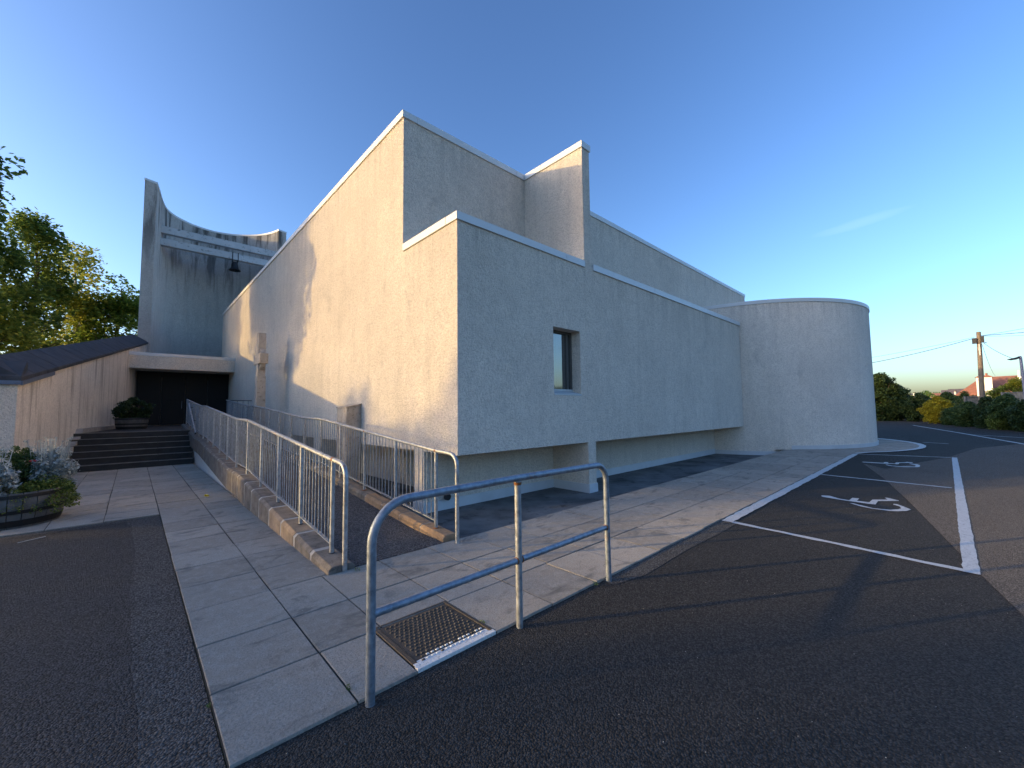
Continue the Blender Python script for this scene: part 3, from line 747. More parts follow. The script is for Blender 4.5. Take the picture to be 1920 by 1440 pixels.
# ------------------------------------------------------------------ ramp railings
def ramp_railing(x, label, y_end, foot_y, seed):
    t = thing('ramp_railing', (x, 4.6, 0), label, 'railing', 'galvanised railings along the two sides of the ramp')
    r = .025
    m = MB()
    pts = [(x, foot_y, -.03), (x, foot_y, .80), (x, foot_y, .93)] + [(x, foot_y + .16 - .16 * cos(a_), .93 + .14 * sin(a_)) for a_ in (pi * .12, pi * .25, pi * .38, pi * .5)]
    pts += [(x, 4.7, top_z(4.7))]
    y_ = 5.2
    while y_ < y_end: pts.append((x, y_, top_z(y_))); y_ += .35
    pts.append((x, y_end, top_z(y_end)))
    m.tube(pts, r, 14); smooth_angle(build('top_rail', m, M['galvp'], t), 40)
    y0 = 4.62; m = MB(); pts = [(x, y_, top_z(y_) - .90) for y_ in [y0 + .02, 6, 7.5, 9.2, 10.3, 12, 14, 15.4, 16.5, 18, 20, y_end]]
    m.sweep([[(x - .018, y_, z - .006), (x + .018, y_, z - .006), (x + .018, y_, z + .006), (x - .018, y_, z + .006)] for _, y_, z in pts]); build('bottom_rail', m, M['galv'], t)
    # posts
    post = None; bal = None; cnt = 0; rest = MB(); py = y0; ybal = []
    while py <= y_end + .01:
        if post is None:
            m = MB(); m.tube([(x, py, top_z(py) - 1.03), (x, py, top_z(py) - .012)], .0235, 12); post = smooth_angle(build('post', m, M['galvp'], t), 40); pz = top_z(py)
            if foot_y < 5: pass
        else:
            c = post.copy(); COL.objects.link(c); c.parent = t; c.location = (0, py - y0, top_z(py) - pz)
        cc = MB(); cc.tube([(x, py - .02, top_z(py) - .004), (x, py + .02, top_z(py))], .0262, 12)
        if rnd.random() < .4 or py < 4.7: build('weld_collar', cc, M['rust'], t)
        nb = 10; span = (y_end - py) if py + 1.12 > y_end else 1.12
        if py + .3 < y_end:
            k_ = max(2, int(round(span / .108)))
            ybal += [py + span * (j / k_) for j in range(1, k_)]
        py += 1.12
    for q in ybal:
        z1 = top_z(q) - .01; z0 = z1 - .905
        if cnt < 100:
            if bal is None:
                m = MB(); m.tube([(x, q, z0), (x, q, z1)], .0068, 8); bal = smooth_angle(build('baluster', m, M['galv'], t), 60); bq = (q, top_z(q))
            else:
                c = bal.copy(); COL.objects.link(c); c.parent = t; c.location = (rnd.uniform(-.002, .002), q - bq[0], top_z(q) - bq[1])
            cnt += 1
        else: rest.tube([(x, q, z0), (x, q, z1)], .0068, 6)
    tag(build('baluster_run', rest, M['galv'], t), kind='stuff')
    # rust stains where posts meet the kerb
    m = MB()
    for j, py in enumerate((y0, y0 + 1.12, y0 + 2.24)):
        if (x > 2): m.lathe([(.045, kerb_z(py) + .002), (.03, kerb_z(py) + .012), (.0236, kerb_z(py) + .014)], x, py, 10)
        else: m.lathe([(.035, kerb_z(py) + .002), (.0236, kerb_z(py) + .010)], x, py, 10)
    build('post_base', m, M['rust'] if x > 2 else M['black'], t)
    return t
ramp_railing(1.62, 'bar railing on the left side of the ramp above the forecourt path', 21.5, 4.25, 1)
ramp_railing(2.93, 'bar railing on the church side of the ramp with rust at its front post', 21.2, 4.15, 2)

# short railing across the gap behind the cross and handrail beside the steps
t = thing('gap_railing', (3.45, 21.3, 0), 'short dark railing between the ramp railing and the church wall', 'railing')
m = MB(); m.box(2.96, 3.88, 21.28, 21.32, 2.155, 2.185); build('top_rail', m, M['black'], t)
for x in (3.15, 3.35, 3.55, 3.75):
    m = MB(); m.tube([(x, 21.3, .9), (x, 21.3, 2.16)], .009, 6); build('baluster', m, M['black'], t)
t = thing('stair_handrail', (1.50, 16.8, .9), 'sloping pale tube handrail at the right end of the steps', 'handrail')
m = MB(); m.tube([(1.50, 16.62, .99), (1.50, 19.15, 1.98)], .022, 12); smooth_angle(build('tube', m, M['galvp'], t), 40)
m = MB(); m.tube([(1.50, 17.7, 1.40), (1.60, 17.7, 1.36)], .010, 8); m.tube([(1.50, 18.9, 1.87), (1.60, 18.9, 1.83)], .010, 8); build('bracket', m, M['black'], t)
m = MB(); m.tube([(1.50, 16.60, .975), (1.50, 16.63, .99)], .025, 10); build('end_cap', m, M['black'], t)

# ------------------------------------------------------------------ front guard rail
gr = thing('guard_rail', (2.19, 2.28, 0), 'low galvanised tube guard rail with three posts standing at the pavement edge', 'guard rail')
yg = 2.28; zt_ = 1.075
m = MB(); R1 = .23; R2 = .15
pts = [(1.02, yg, -.04), (1.02, yg, .5), (1.02, yg, zt_ - R1)] + [(1.02 + R1 - R1 * cos(a_), yg, zt_ - R1 + R1 * sin(a_)) for a_ in [pi / 2 * k / 8 for k in range(1, 9)]]
pts += [(2.19, yg, zt_ + .008), (3.34 - R2, yg, zt_)] + [(3.34 - R2 + R2 * sin(a_), yg, zt_ - R2 + R2 * cos(a_)) for a_ in [pi / 2 * k / 8 for k in range(1, 9)]] + [(3.34, yg, .5), (3.345, yg, -.04)]
# tube with stable frame in the XZ plane
rings = []
P = [Vector(p) for p in pts]
for i, p in enumerate(P):
    tdir = (P[min(i + 1, len(P) - 1)] - P[max(i - 1, 0)]).normalized(); a_ = Vector((0, 1, 0)); b2 = a_.cross(tdir).normalized()
    rings.append([tuple(p + a_ * cos(2 * pi * k_ / 20) * .0265 + b2 * sin(2 * pi * k_ / 20) * .0265) for k_ in range(20)])
m.sweep(rings); smooth_angle(build('top_rail', m, M['galv'], gr), 40)
m = MB(); m.tube([(2.175, yg, -.04), (2.172, yg, zt_ - .015)], .0255, 20); smooth_angle(build('post', m, M['galvp'], gr), 40)
m = MB(); m.tube([(1.03, yg, .462), (2.17, yg, .470)], .0235, 18); m.tube([(2.18, yg, .470), (3.335, yg, .482)], .0235, 18); smooth_angle(build('mid_rail', m, M['galv'], gr), 40)
for p, q in (((1.040, .462), .0245), ((2.150, .470), .0247), ((2.201, .470), .0247), ((3.316, .482), .0245)):
    m = MB(); m.tube([(p[0] - .006, yg, p[1]), (p[0] + .006, yg, p[1])], q + .002, 16); build('weld_joint', m, M['rust'] if p[0] > 2 else M['galv'], gr)
m = MB(); m.lathe([(.0262, zt_ - .045), (.029, zt_ - .035), (.03, zt_ - .022)], 2.172, yg, 18); build('weld_joint', m, M['rust'], gr)

# ------------------------------------------------------------------ manhole cover
mh = thing('manhole_cover', (1.67, 2.68, 0), 'brown cast iron inspection cover with white flaking paint on its front edge', 'manhole cover')
mx0, mx1, my0, my1 = 1.352, 1.985, 2.335, 2.995
m = MB(); fw = .032; z = .002
m.box(mx0, mx0 + fw, my0, my1, -.05, z); m.box(mx1 - fw * .7, mx1, my0, my1, -.05, z); m.box(mx0 + fw, mx1 - fw * .7, my1 - fw * .6, my1, -.05, z)
build('frame', m, M['iron'], mh, bevel=.002)
m = MB(); m.box(mx0 - .003, mx1, my0 - .004, my0 + fw * 1.1, -.05, z + .001); m.box(mx0, mx0 + .055, my0 + fw * 1.1, my0 + fw * 2.0, -.04, z + .0015); build('painted_edge', m, M['flakepaint'], mh, bevel=.002)
m = MB(); lx0, lx1, ly0, ly1 = mx0 + fw + .006, mx1 - fw * .7 - .005, my0 + fw * 1.1 + .006, my1 - fw * .6 - .005
m.box(lx0, lx1, ly0, ly1, -.03, -.004)
nx, ny = 14, 15
for i in range(nx):
    for j in range(ny):
        x = lx0 + .03 + (lx1 - lx0 - .05) * (i + .5 * (j % 2) * .9) / nx; y_ = ly0 + .025 + (ly1 - ly0 - .04) * j / ny
        if x + .024 > lx1: continue
        idx = 1 if (j < 2 and rnd.random() < .85) else 0
        wj, hj = .024, .015
        v = [(x, y_, -.004), (x + wj, y_, -.004), (x + wj, y_ + hj, -.004), (x, y_ + hj, -.004), (x + .004, y_ + .002, .004), (x + wj - .004, y_ + .002, .004), (x + wj - .004, y_ + hj - .004, .002), (x + .004, y_ + hj - .004, .002)]
        m.add(v, [(4, 5, 6, 7), (0, 1, 5, 4), (1, 2, 6, 5), (2, 3, 7, 6), (3, 0, 4, 7)], idx)
m.add([(lx0, ly0, -.0038), (lx1, ly0, -.0038), (lx1, ly0 + .045, -.0038), (lx0, ly0 + .05, -.0038)], [(0, 1, 2, 3)], 1)
build('lid', m, [M['iron'], M['flakepaint']], mh, recalc=False)

# ------------------------------------------------------------------ stone cross and concrete pier
cr = thing('stone_cross', (3.13, 15.9, 0), 'tall sandstone ringed cross standing between the ramp railing and the church wall', 'cross')
cx, cyy = 3.13, 15.9
m = MB(); m.sweep([[(cx - a_, cyy - c, z), (cx + a_, cyy - c, z), (cx + a_, cyy + c, z), (cx - a_, cyy + c, z)] for a_, c, z in ((.15, .19, -.3), (.13, .15, 2.86), (.115, .13, 2.861), (.115, .13, 4.33))]); build('shaft', m, M['stone'], cr, bevel=.01)
m = MB(); m.box(cx - .125, cx + .125, cyy - .47, cyy + .47, 3.26, 3.60); build('cross_arm', m, M['stone'], cr, bevel=.01)
m = MB(); seg = 40; rings = []
for k_ in range(seg + 1):
    a_ = 2 * pi * k_ / seg; rings.append([(cx + dx, cyy + rr_ * cos(a_), 3.42 + rr_ * sin(a_)) for dx, rr_ in ((-.07, .30), (.07, .30), (.07, .39), (-.07, .39))])
m.sweep(rings, caps=False); build('ring', m, M['stone'], cr)
cp = thing('concrete_pier', (3.7, 9.6, 0), 'short brown concrete pier with slanted top built against the lit church wall', 'pier')
m = MB(); m.prism([(3.55, 9.34), (3.898, 9.34), (3.898, 9.93), (3.55, 9.93)], -.3, [1.70, 1.78, 1.78, 1.70]); build('shaft', m, M['concrete'], cp, bevel=.01)
m = MB(); m.prism([(3.53, 9.32), (3.899, 9.32), (3.899, 9.95), (3.53, 9.95)], [1.702, 1.782, 1.782, 1.702], [1.725, 1.80, 1.80, 1.725]); build('cap', m, M['concrete'], cp)

# ------------------------------------------------------------------ vegetation
def leaf_mesh(mb, centers, per, size, spread, r, droop=0.0, aspect=1.6, mi=0):
    """many small leaf-sized quads scattered round clump centres"""
    V = mb.v; F = mb.f; I = mb.mi
    for (cx_, cy_, cz, rad) in centers:
        for _ in range(per):
            while True:
                a_, b_, c_ = r.uniform(-1, 1), r.uniform(-1, 1), r.uniform(-1, 1)
                q = a_ * a_ + b_ * b_ + c_ * c_
                if q < 1 and r.random() < .35 + .65 * q: break
            x, y_, z = cx_ + a_ * rad * spread[0], cy_ + b_ * rad * spread[1], cz + c_ * rad * spread[2] - droop * r.random() ** 2
            th = r.uniform(0, 2 * pi); ph = r.uniform(-.9, .9); s_ = size * r.uniform(.6, 1.3)
            ux, uy, uz = cos(th) * cos(ph), sin(th) * cos(ph), sin(ph)
            tx, ty = -sin(th), cos(th); k_ = r.uniform(-.8, .8); wx_, wy_, wz_ = tx * cos(k_), ty * cos(k_), sin(k_)
            h = s_ * .5; g_ = h / aspect; o = len(V)
            V.append((x - ux * h, y_ - uy * h, z - uz * h)); V.append((x + wx_ * g_, y_ + wy_ * g_, z + wz_ * g_)); V.append((x + ux * h, y_ + uy * h, z + uz * h)); V.append((x - wx_ * g_, y_ - wy_ * g_, z - wz_ * g_))
            F.append((o, o + 1, o + 2, o + 3)); I.append(mi)

def tree(label, loc, height, crad, z0, leafm, nclump, per, leaf, seed, barkm='bark', droop=0.0, group=None, squash=1.0, cat='tree', clr=(.5, 1.1), egg=.5, name='tree', strands=0):
    r = random.Random(seed); t = thing(name, loc, label, cat, group); lx, ly, lz = loc
    tk = MB(); tips = []
    tr = height * .016 + .05
    tp = [(lx, ly, lz - .3)]; n = 7
    for i in range(1, n + 1):
        f_ = i / n; tp.append((lx + r.uniform(-.15, .15) * f_ * 2, ly + r.uniform(-.15, .15) * f_ * 2, lz + height * .9 * f_))
    tk.tube(tp, [tr * (1.25 - 1.1 * i / n) for i in range(n + 1)], 9)
    def radius_at(z):   # crown outline
        u_ = (z - z0) / max(.1, (height - z0)); u_ = min(max(u_, 0), 1)
        return crad * (sin(pi * (u_ ** egg) * .93 + .12)) ** .8 if u_ < 1 else .1
    nb = max(8, nclump // 9)
    for i in range(nb):
        z = z0 - (height - z0) * .12 + (height - z0) * .85 * (i / nb); a_ = i * 2.4 + r.uniform(-.5, .5)
        rr_ = max(.3, radius_at(max(z + .5, z0 + .02))) * r.uniform(.55, .92); p0 = Vector((lx, ly, z)); p0.x = lerp([(p[2], p[0]) for p in tp], z); p0.y = lerp([(p[2], p[1]) for p in tp], z)
        rise = rr_ * r.uniform(.45, .8); pts = [p0]
        for j in range(1, 5):
            q = j / 4; pts.append(Vector((p0.x + cos(a_ + r.uniform(-.15, .15)) * rr_ * q, p0.y + sin(a_ + r.uniform(-.15, .15)) * rr_ * q * squash, p0.z + rise * q - (droop * .3 * q * q))))
        br = tr * .42 * (1 - .6 * i / nb); tk.tube(pts, [br * (1 - .2 * j) for j in range(5)], 6); tips.append(pts)
        for s_ in (2, 3):
            b0 = pts[s_]; a2 = a_ + r.choice((-1, 1)) * r.uniform(.5, 1.1); l2 = rr_ * .5
            pp = [b0, b0 + Vector((cos(a2) * l2 * .5, sin(a2) * l2 * .5, l2 * .3)), b0 + Vector((cos(a2) * l2, sin(a2) * l2, l2 * .45))]
            tk.tube(pp, [br * .45, br * .3, br * .12], 5); tips.append(pp)
    cs = []
    for i in range(nclump):
        if r.random() < .55:
            pp = r.choice(tips); q = pp[-1] if r.random() < .6 else pp[len(pp) // 2]
            c = (q.x + r.uniform(-.35, .35), q.y + r.uniform(-.35, .35), q.z + r.uniform(-.25, .4))
        else:
            z = z0 + (height - z0) * r.random() ** .85; R2_ = radius_at(z) * sqrt(r.uniform(.25, 1)); a_ = r.uniform(0, 2 * pi)
            c = (lx + R2_ * cos(a_), ly + R2_ * sin(a_) * squash, z)
        nz = mnoise.noise(Vector((c[0] * .7 + seed, c[1] * .7, c[2] * .7)))
        if nz < -.04: continue
        cs.append((*c, r.uniform(*clr) * (1 + .3 * nz)))
    lm = MB(); leaf_mesh(lm, cs, per, leaf, (1, 1, .75), r, droop)
    for i in range(strands):
        c = r.choice(cs); x, y_, z = c[0] + r.uniform(-.3, .3), c[1] + r.uniform(-.3, .3), c[2]; L_ = r.uniform(.8, 2.6); q = 0
        while q < L_:
            x += r.uniform(-.02, .02); y_ += r.uniform(-.02, .02)
            leaf_mesh(lm, [(x, y_, z - q, .11)], 5, leaf * .8, (1, 1, 1.3), r); q += .17
    smooth_angle(build('trunk', tk, M[barkm], t), 60); build('crown', lm, M[leafm], t, recalc=False)
    return t

def shrub(label, loc, rx, ry, h, leafm, n, per, leaf, seed, group=None, name='shrub', cat='shrub', cr_=(.18, .32), flat=.0, top=1.0):
    r = random.Random(seed); t = thing(name, loc, label, cat, group); lx, ly, lz = loc
    sm = MB()
    for i in range(7):
        a_ = i * .9 + r.uniform(-.3, .3); q = r.uniform(.35, .7)
        sm.tube([(lx + .08 * cos(a_), ly + .08 * sin(a_), lz - .1), (lx + rx * q * .4 * cos(a_), ly + ry * q * .4 * sin(a_), lz + h * .4), (lx + rx * q * cos(a_), ly + ry * q * sin(a_), lz + h * .78)], [.035, .022, .008], 5)
    build('stem', sm, M['bark'], t)
    cs = []
    for i in range(n):
        a_ = r.uniform(0, 2 * pi); u_ = r.random(); z = u_ * h
        prof = (1 - (2 * abs(u_ - .42)) ** 2.6 * .75) if u_ > .42 else (.72 + .28 * (u_ / .42))
        prof = max(.12, prof); q = sqrt(r.uniform(.3, 1)) * prof
        bump = 1 + .38 * mnoise.noise(Vector((cos(a_) * 1.7 + seed, sin(a_) * 1.7, u_ * 2.5)))
        z *= 1 + .16 * mnoise.noise(Vector((cos(a_) * 2.3 * q + seed * 3.1, sin(a_) * 2.3 * q, 0)))
        cs.append((lx + rx * q * cos(a_) * bump * .92, ly + ry * q * sin(a_) * bump * .92, lz + z * .94 + .05, r.uniform(*cr_)))
    lm = MB(); leaf_mesh(lm, cs, per, leaf, (1, 1, .8), r); build('foliage', lm, M[leafm], t, recalc=False)
    return t

# trees behind the entrance on the left
tree('tall dark birch at the left edge, its top drooping above the others', (-7.8, 36, 0), 15.6, 3.9, 5, 'leafB', 250, 90, .25, 21, 'birchbark', .4, 'trees behind the sloping wall', strands=260)
tree('dark broad tree left of centre behind the sloping wall', (-4.8, 37.5, 0), 13.6, 2.0, 4.0, 'leafB', 235, 90, .27, 22, 'bark', .3, 'trees behind the sloping wall')
tree('sunlit yellow green tree in the middle of the row behind the sloping wall', (-3.0, 40.5, 0), 13.1, 2.1, 4.0, 'leafY', 245, 90, .26, 23, 'birchbark', .3, 'trees behind the sloping wall')
tree('lower dark tree pressed against the left edge of the bell tower', (-.9, 40, 0), 11.9, 2.2, 3.5, 'leafA', 230, 90, .26, 24, 'bark', .3, 'trees behind the sloping wall')
tree('pale green tree half hidden under the tall birch', (-5.9, 33, 0), 7.4, 2.6, 2.5, 'leafY', 190, 90, .24, 25, 'bark', .2, 'trees behind the sloping wall')
# weeping birch outside the frame whose shade falls on the lit wall
tree('weeping birch beyond the left edge of the view, shading the lit wall', (-8.2, 25.3, 0), 16.0, 4.0, 5.4, 'leafB', 1300, 80, .30, 31, 'birchbark', .3, 'trees behind the sloping wall', clr=(.35, .75), egg=.6, strands=520)

# unseen foliage belt on the left, added and shaped to shade forecourt and wall
def shade_belt(label, x, ys_, h, seed, th=2.2, leaf=.42, mat_='leafA', name='hedge', cat='hedge', cl=(.5, .75), den=1):
    r = random.Random(seed); t = thing(name, (x, (ys_[0] + ys_[1]) / 2, 0), label, cat, 'unseen tree belt added for its shade')
    L_ = ys_[1] - ys_[0]; cs = []; n = int(L_ * h * 3.2 * den)
    for _ in range(n):
        y_ = ys_[0] + L_ * r.random(); top = h * (1 + .05 * mnoise.noise(Vector((y_ * .9, seed, 0)))); cs.append((x + th * r.uniform(-.5, .5), y_, top * r.random() ** .9 - .2, r.uniform(*cl)))
    lm = MB(); leaf_mesh(lm, cs, 26, leaf, (1, 1, .8), r); sm = MB()
    for k_ in range(max(1, int(L_ / 2))): yy = ys_[0] + (k_ + .5) * L_ / max(1, int(L_ / 2)); sm.tube([(x, yy, -.1), (x, yy, h * .8)], [.12, .04], 6)
    build('stem', sm, M['bark'], t); build('foliage', lm, M[mat_], t, recalc=False)
C0 = 21.35
shade_belt('tall near end of the unseen tree belt added for shade', -35, (-10, C0 + 2.4), 12, 41)
shade_belt('lowest stretch of the unseen tree belt, shaped to let low sun through', -35, (C0 + 2.4, C0 + 4.0), 6.65, 42, 3.0, cl=(.3, .45), den=2.6)
shade_belt('low stretch of the unseen tree belt, shaped for sun on the tarmac', -35, (C0 + 4.0, C0 + 7.0), 6.85, 48, 3.0, cl=(.3, .45), den=2.6)
shade_belt('single taller block of the unseen belt, added to shade the wall corner', -35, (C0 + 7.1, C0 + 7.9), 9.9, 43, 1.2)
shade_belt('shoulder of the taller unseen block, shaped to taper its shade', -35, (C0 + 7.9, C0 + 8.35), 9.0, 47, 1.2)
shade_belt('middle height stretch of the unseen tree belt, shaped for its shade', -35, (C0 + 8.4, C0 + 9.5), 8.3, 44)
shade_belt('rising stretch of the unseen tree belt, shaped for its shade', -35, (C0 + 9.5, C0 + 10.5), 8.9, 46)
shade_belt('high far stretch of the unseen tree belt added for shade', -35, (C0 + 10.5, C0 + 12.8), 9.4, 45)

# shrubs along the far side of the car park
G = 'shrubs along the far side of the car park'
shrub('big dark round evergreen right beside the round tower', (60, 5.2, 0), 2.2, 2.5, 5.1, 'leafD', 420, 70, .24, 51, G, cr_=(.35, .6))
shrub('dark low evergreen between the big round one and the golden bush', (58, 1.9, 0), 1.4, 1.55, 2.7, 'leafD', 200, 70, .18, 52, G)
shrub('bright golden yellow bush beside the car park', (52, .65, 0), 1.1, 1.25, 2.35, 'leafGold', 300, 80, .11, 53, G, cr_=(.14, .26))
shrub('green bush on the right of the golden one, low and spreading', (48.6, -.35, 0), 1.2, 1.0, 1.35, 'leafG', 200, 60, .13, 54, G)
shrub('dark green bush just left of the wooden pole foot', (45.6, -.95, 0), 1.2, .95, 1.7, 'leafG', 200, 60, .13, 55, G)
shrub('dull green bush at the foot of the wooden pole', (42.5, -1.8, 0), 1.1, .6, 2.0, 'leafD', 180, 60, .12, 56, G)
shrub('wide leafy bush in front of the right hand fence', (41.0, -2.55, 0), 1.3, .75, 2.2, 'leafG', 240, 65, .13, 57, G)
shrub('light green low bush at the tarmac edge right of the pole', (40.6, -2.15, 0), .8, .55, 1.0, 'leafLime', 90, 50, .09, 58, G)
shrub('dark feathery bush under the lamp at the right edge', (38.8, -3.25, 0), 1.3, .9, 1.9, 'leafD', 260, 65, .14, 59, G)
shrub('dark bush out of the right edge of the view by the tarmac', (37.0, -4.6, 0), 1.5, 1.2, 1.9, 'leafG', 240, 60, .14, 60, G)
shrub('brownish bush far behind the golden one', (60, .1, 0), 1.4, 1.3, 2.9, 'leafG', 180, 60, .16, 61, G)
shrub('bare topped bush behind the green one left of the fence', (55, -1.0, 0), 1.0, .9, 2.6, 'leafG', 110, 50, .14, 62, G)
shrub('yellow green hedge top in front of the red roofed house', (50.5, -3.6, 0), 1.0, 2.0, 3.35, 'leafY', 260, 60, .16, 63, G)
shrub('dark bush behind the golden one at the bend of the car park', (62, 3.0, 0), 1.6, 1.8, 2.4, 'leafG', 180, 60, .16, 64, G)
for i in range(0):
    pass
# hedge on the far right, seen only in the window reflection
shrub('long dark hedge out of view on the right of the car park', (26, -24, 0), 26, 1.8, 6.2, 'leafD', 900, 45, .5, 66, None, 'hedge', 'hedge', cr_=(.7, 1.1))
bd = MB(); pts = hedge_edge[:7] + [(70, 14), (72, 0), (60, -12), (36, -12)]
bd.sheet([(36.2, -2.8), (38.7, -2.35), (42.3, -1.42), (49.3, .06), (59.7, 3.1), (61, 5.3), (64, 14), (72, 14), (72, -14), (33.5, -14)], -.015)
struct('planting_bed', bd, M['soil'])

# fences
def fence(label, pts, h, seed):
    r = random.Random(seed); t = thing('wooden_fence', (*pts[0], 0), label, 'fence', 'grey board fences behind the shrubs')
    m = MB(); (xa, ya), (xb, yb_) = pts; L_ = hypot(xb - xa, yb_ - ya); ux, uy = (xb - xa) / L_, (yb_ - ya) / L_; s_ = 0
    while s_ < L_:
        e = min(s_ + .135, L_); hh = h + r.uniform(-.015, .015); d = .012
        p = [(xa + ux * s_, ya + uy * s_), (xa + ux * e, ya + uy * e), (xa + ux * e - uy * d, ya + uy * e + ux * d), (xa + ux * s_ - uy * d, ya + uy * s_ + ux * d)]
        m.prism(p, 0, hh); s_ = e + .01
    build('boards', m, M['fence'], t)
    m = MB(); s_ = 0
    while s_ <= L_ + .1:
        x, y_ = xa + ux * s_, ya + uy * s_; m.box(x - .13, x - .02, y_ - .05, y_ + .05, -.1, h + .05); s_ += 1.8
    build('posts', m, M['fence'], t)
    m = MB(); d = -.03
    m.prism([(xa, ya), (xb, yb_), (xb - uy * d - .04, yb_ + ux * d), (xa - uy * d - .04, ya + ux * d)], h - .02, h + .04); build('top_rail', m, M['fence'], t)
fence('grey board fence panel left of the wooden pole', [(50, -.9), (50.5, -1.9)], 2.25, 71)
fence('long grey board fence behind the shrubs at the right edge', [(43.2, -2.5), (40, -8.5)], 2.38, 72)

# utility pole
up = thing('telegraph_pole', (44, -1.66, 0), 'tall weathered wooden telegraph pole carrying wires above the shrubs', 'telegraph pole')
m = MB(); m.tube([(44, -1.62, -.2), (44, -1.66, 3), (44, -1.73, 6.78)], [.15, .14, .115], 14); smooth_angle(build('pole', m, M['wood'], up), 40)
m = MB(); m.box(43.78, 43.92, -1.60, -1.38, 5.95, 6.35); m.box(43.80, 43.95, -1.96, -1.80, 6.0, 6.45); m.box(43.82, 43.88, -2.06, -1.95, 5.93, 5.98)
build('junction_box', m, M['black'], up)
m = MB(); m.box(43.84, 43.86, -1.74, -1.66, 5.1, 5.9); build('cable_guard', m, M['litter'], up)
m = MB(); m.tube([(44, -1.73, 6.74), (44, -1.73, 6.80)], [.12, .09], 12); build('pole_cap', m, M['wood'], up)
def cable(label, a_, c_, sag, rad=.016):
    m = MB(); n = 24; a_ = Vector(a_); c_ = Vector(c_)
    m.tube([tuple(a_.lerp(c_, i / n) - Vector((0, 0, sag * 4 * (i / n) * (1 - i / n)))) for i in range(n + 1)], rad, 6)
    tag(build('overhead_wire', m, M['wire'], origin=None), label, 'wire', 'wires leaving the telegraph pole')
pt = (43.9, -1.72, 6.45)
cable('heavier wire running left from the pole towards the round tower', (43.85, -1.5, 6.35), (47, 16, 5.2), .9, .020)
cable('thin wire running left just above the heavier one', (43.85, -1.5, 6.42), (58, 22, 6.9), .9, .010)
cable('upper wire climbing to the right edge from the pole top', (44, -1.85, 6.5), (30, -14, 7.6), .35, .012)
cable('heavier level wire leaving the pole top to the right edge', (44, -1.85, 6.5), (34, -14, 5.6), .15, .020)
cable('thin wire sinking gently to the right edge', (44, -1.85, 6.45), (36, -13, 5.0), .2, .009)
cable('wire dropping from the pole to the lamp', (44, -1.9, 6.0), (38.2, -2.85, 4.25), .12, .012)
cable('thin steep wire falling from the pole to the red roof', (44.1, -1.85, 5.9), (72, -3.8, 4.9), .4, .010)

# street lamp at the right edge
lp = thing('street_lamp', (38, -3.0, 0), 'slim grey car park lamp at the right edge with a flat dark head', 'street lamp')
m = MB(); m.tube([(38, -3.10, -.1), (38, -3.02, 4.30), (38, -3.0, 4.42)], [.075, .06, .05], 14); smooth_angle(build('post', m, M['lamp'], lp), 40)
m = MB(); m.sweep([[(37.93, y_, z - h_), (38.07, y_, z - h_), (38.09, y_, z + h_ * .3), (38.0, y_, z + h_), (37.91, y_, z + h_ * .3)] for y_, z, h_ in ((-2.98, 4.36, .07), (-2.86, 4.30, .065), (-2.65, 4.26, .05), (-2.52, 4.27, .012))]); build('lamp_head', m, M['black'], lp)

# red roofed house behind the fence
hs = thing('house', (92, -8, 0), 'cream house with a red tiled roof and a broad pale chimney behind the shrubs', 'house')
m = MB(); m.box(91.5, 99, -22, -3.2, -1, 3.1); build('wall', m, M['cream'], hs)
rz = 5.75
m = MB(); v = [(90.9, -22.4, 3.0), (90.9, -.6, 3.0), (99.6, -.6, 3.0), (99.6, -22.4, 3.0), (95, -19, rz + .3), (94.2, -3.6, rz)]
m.add(v, [(0, 1, 5, 4), (1, 2, 5), (2, 3, 4, 5), (3, 0, 4), (0, 3, 2, 1)]); ro = build('roof', m, M['tile'], hs)
m = MB(); m.box(89.9, 90.9, -4.42, -2.93, 2, 5.55); chn = build('chimney', m, M['cream'], hs, bevel=.02)
m = MB(); v = [(89.8, -4.55, 5.55), (91, -4.55, 5.55), (91, -2.8, 5.55), (89.8, -2.8, 5.55), (90.1, -4.1, 5.85), (90.7, -4.1, 5.85), (90.7, -3.2, 5.85), (90.1, -3.2, 5.85)]
m.add(v, [(0, 3, 2, 1), (4, 5, 6, 7), (0, 1, 5, 4), (1, 2, 6, 5), (2, 3, 7, 6), (3, 0, 4, 7)])
build('chimney_cap', m, M['tile'], chn)
m = MB()
for y_ in (-3.35, -3.95): m.lathe([(.12, 5.85), (.12, 6.15), (.14, 6.15), (.10, 6.15)], 90.4, y_, 12)
build('chimney_pot', m, M['tile'], chn)
m = MB(); m.box(91.8, 92.6, -7.5, -6.9, 4.6, 5.55); m.lathe([(.13, 5.5), (.13, 6.45)], 92.2, -7.05, 10); build('dormer', m, M['cream'], hs)
# distant suburb
FH = 'small houses far beyond the hedge'
for i, (x, y_, wd, hh, mat_, lab) in enumerate(((230, 9.6, 5, 4.6, 'cream', 'tiny far cream house left of the distant lamp'), (215, 3.0, 4, 4.2, 'cream', 'tiny far white house right of the distant lamp'), (205, -.2, 3, 5.0, 'roofgrey', 'tiny far dark roofed house in the middle of the skyline'),
                                             (195, -2.4, 4, 5.0, 'cream', 'tiny far pale house left of the red roof'), (120, -2.2, 3.0, 2.6, 'cream', 'low white building nearest the red roofed house'))):
    t = thing('distant_house', (x, y_, 0), lab, 'house', FH)
    m = MB(); m.box(x, x + 8, y_ - wd / 2, y_ + wd / 2, -1, hh); build('wall', m, M[mat_], t)
    m = MB(); m.sweep([[(x - .3, yy, hh), (x + 8.3, yy, hh), (x + 4, yy, hh + 1.9)] for yy in (y_ - wd / 2 - .3, y_ + wd / 2 + .3)]); build('roof', m, M['roofgrey'] if i != 1 else M['tile'], t)
r = random.Random(77); m = MB(); cs = []
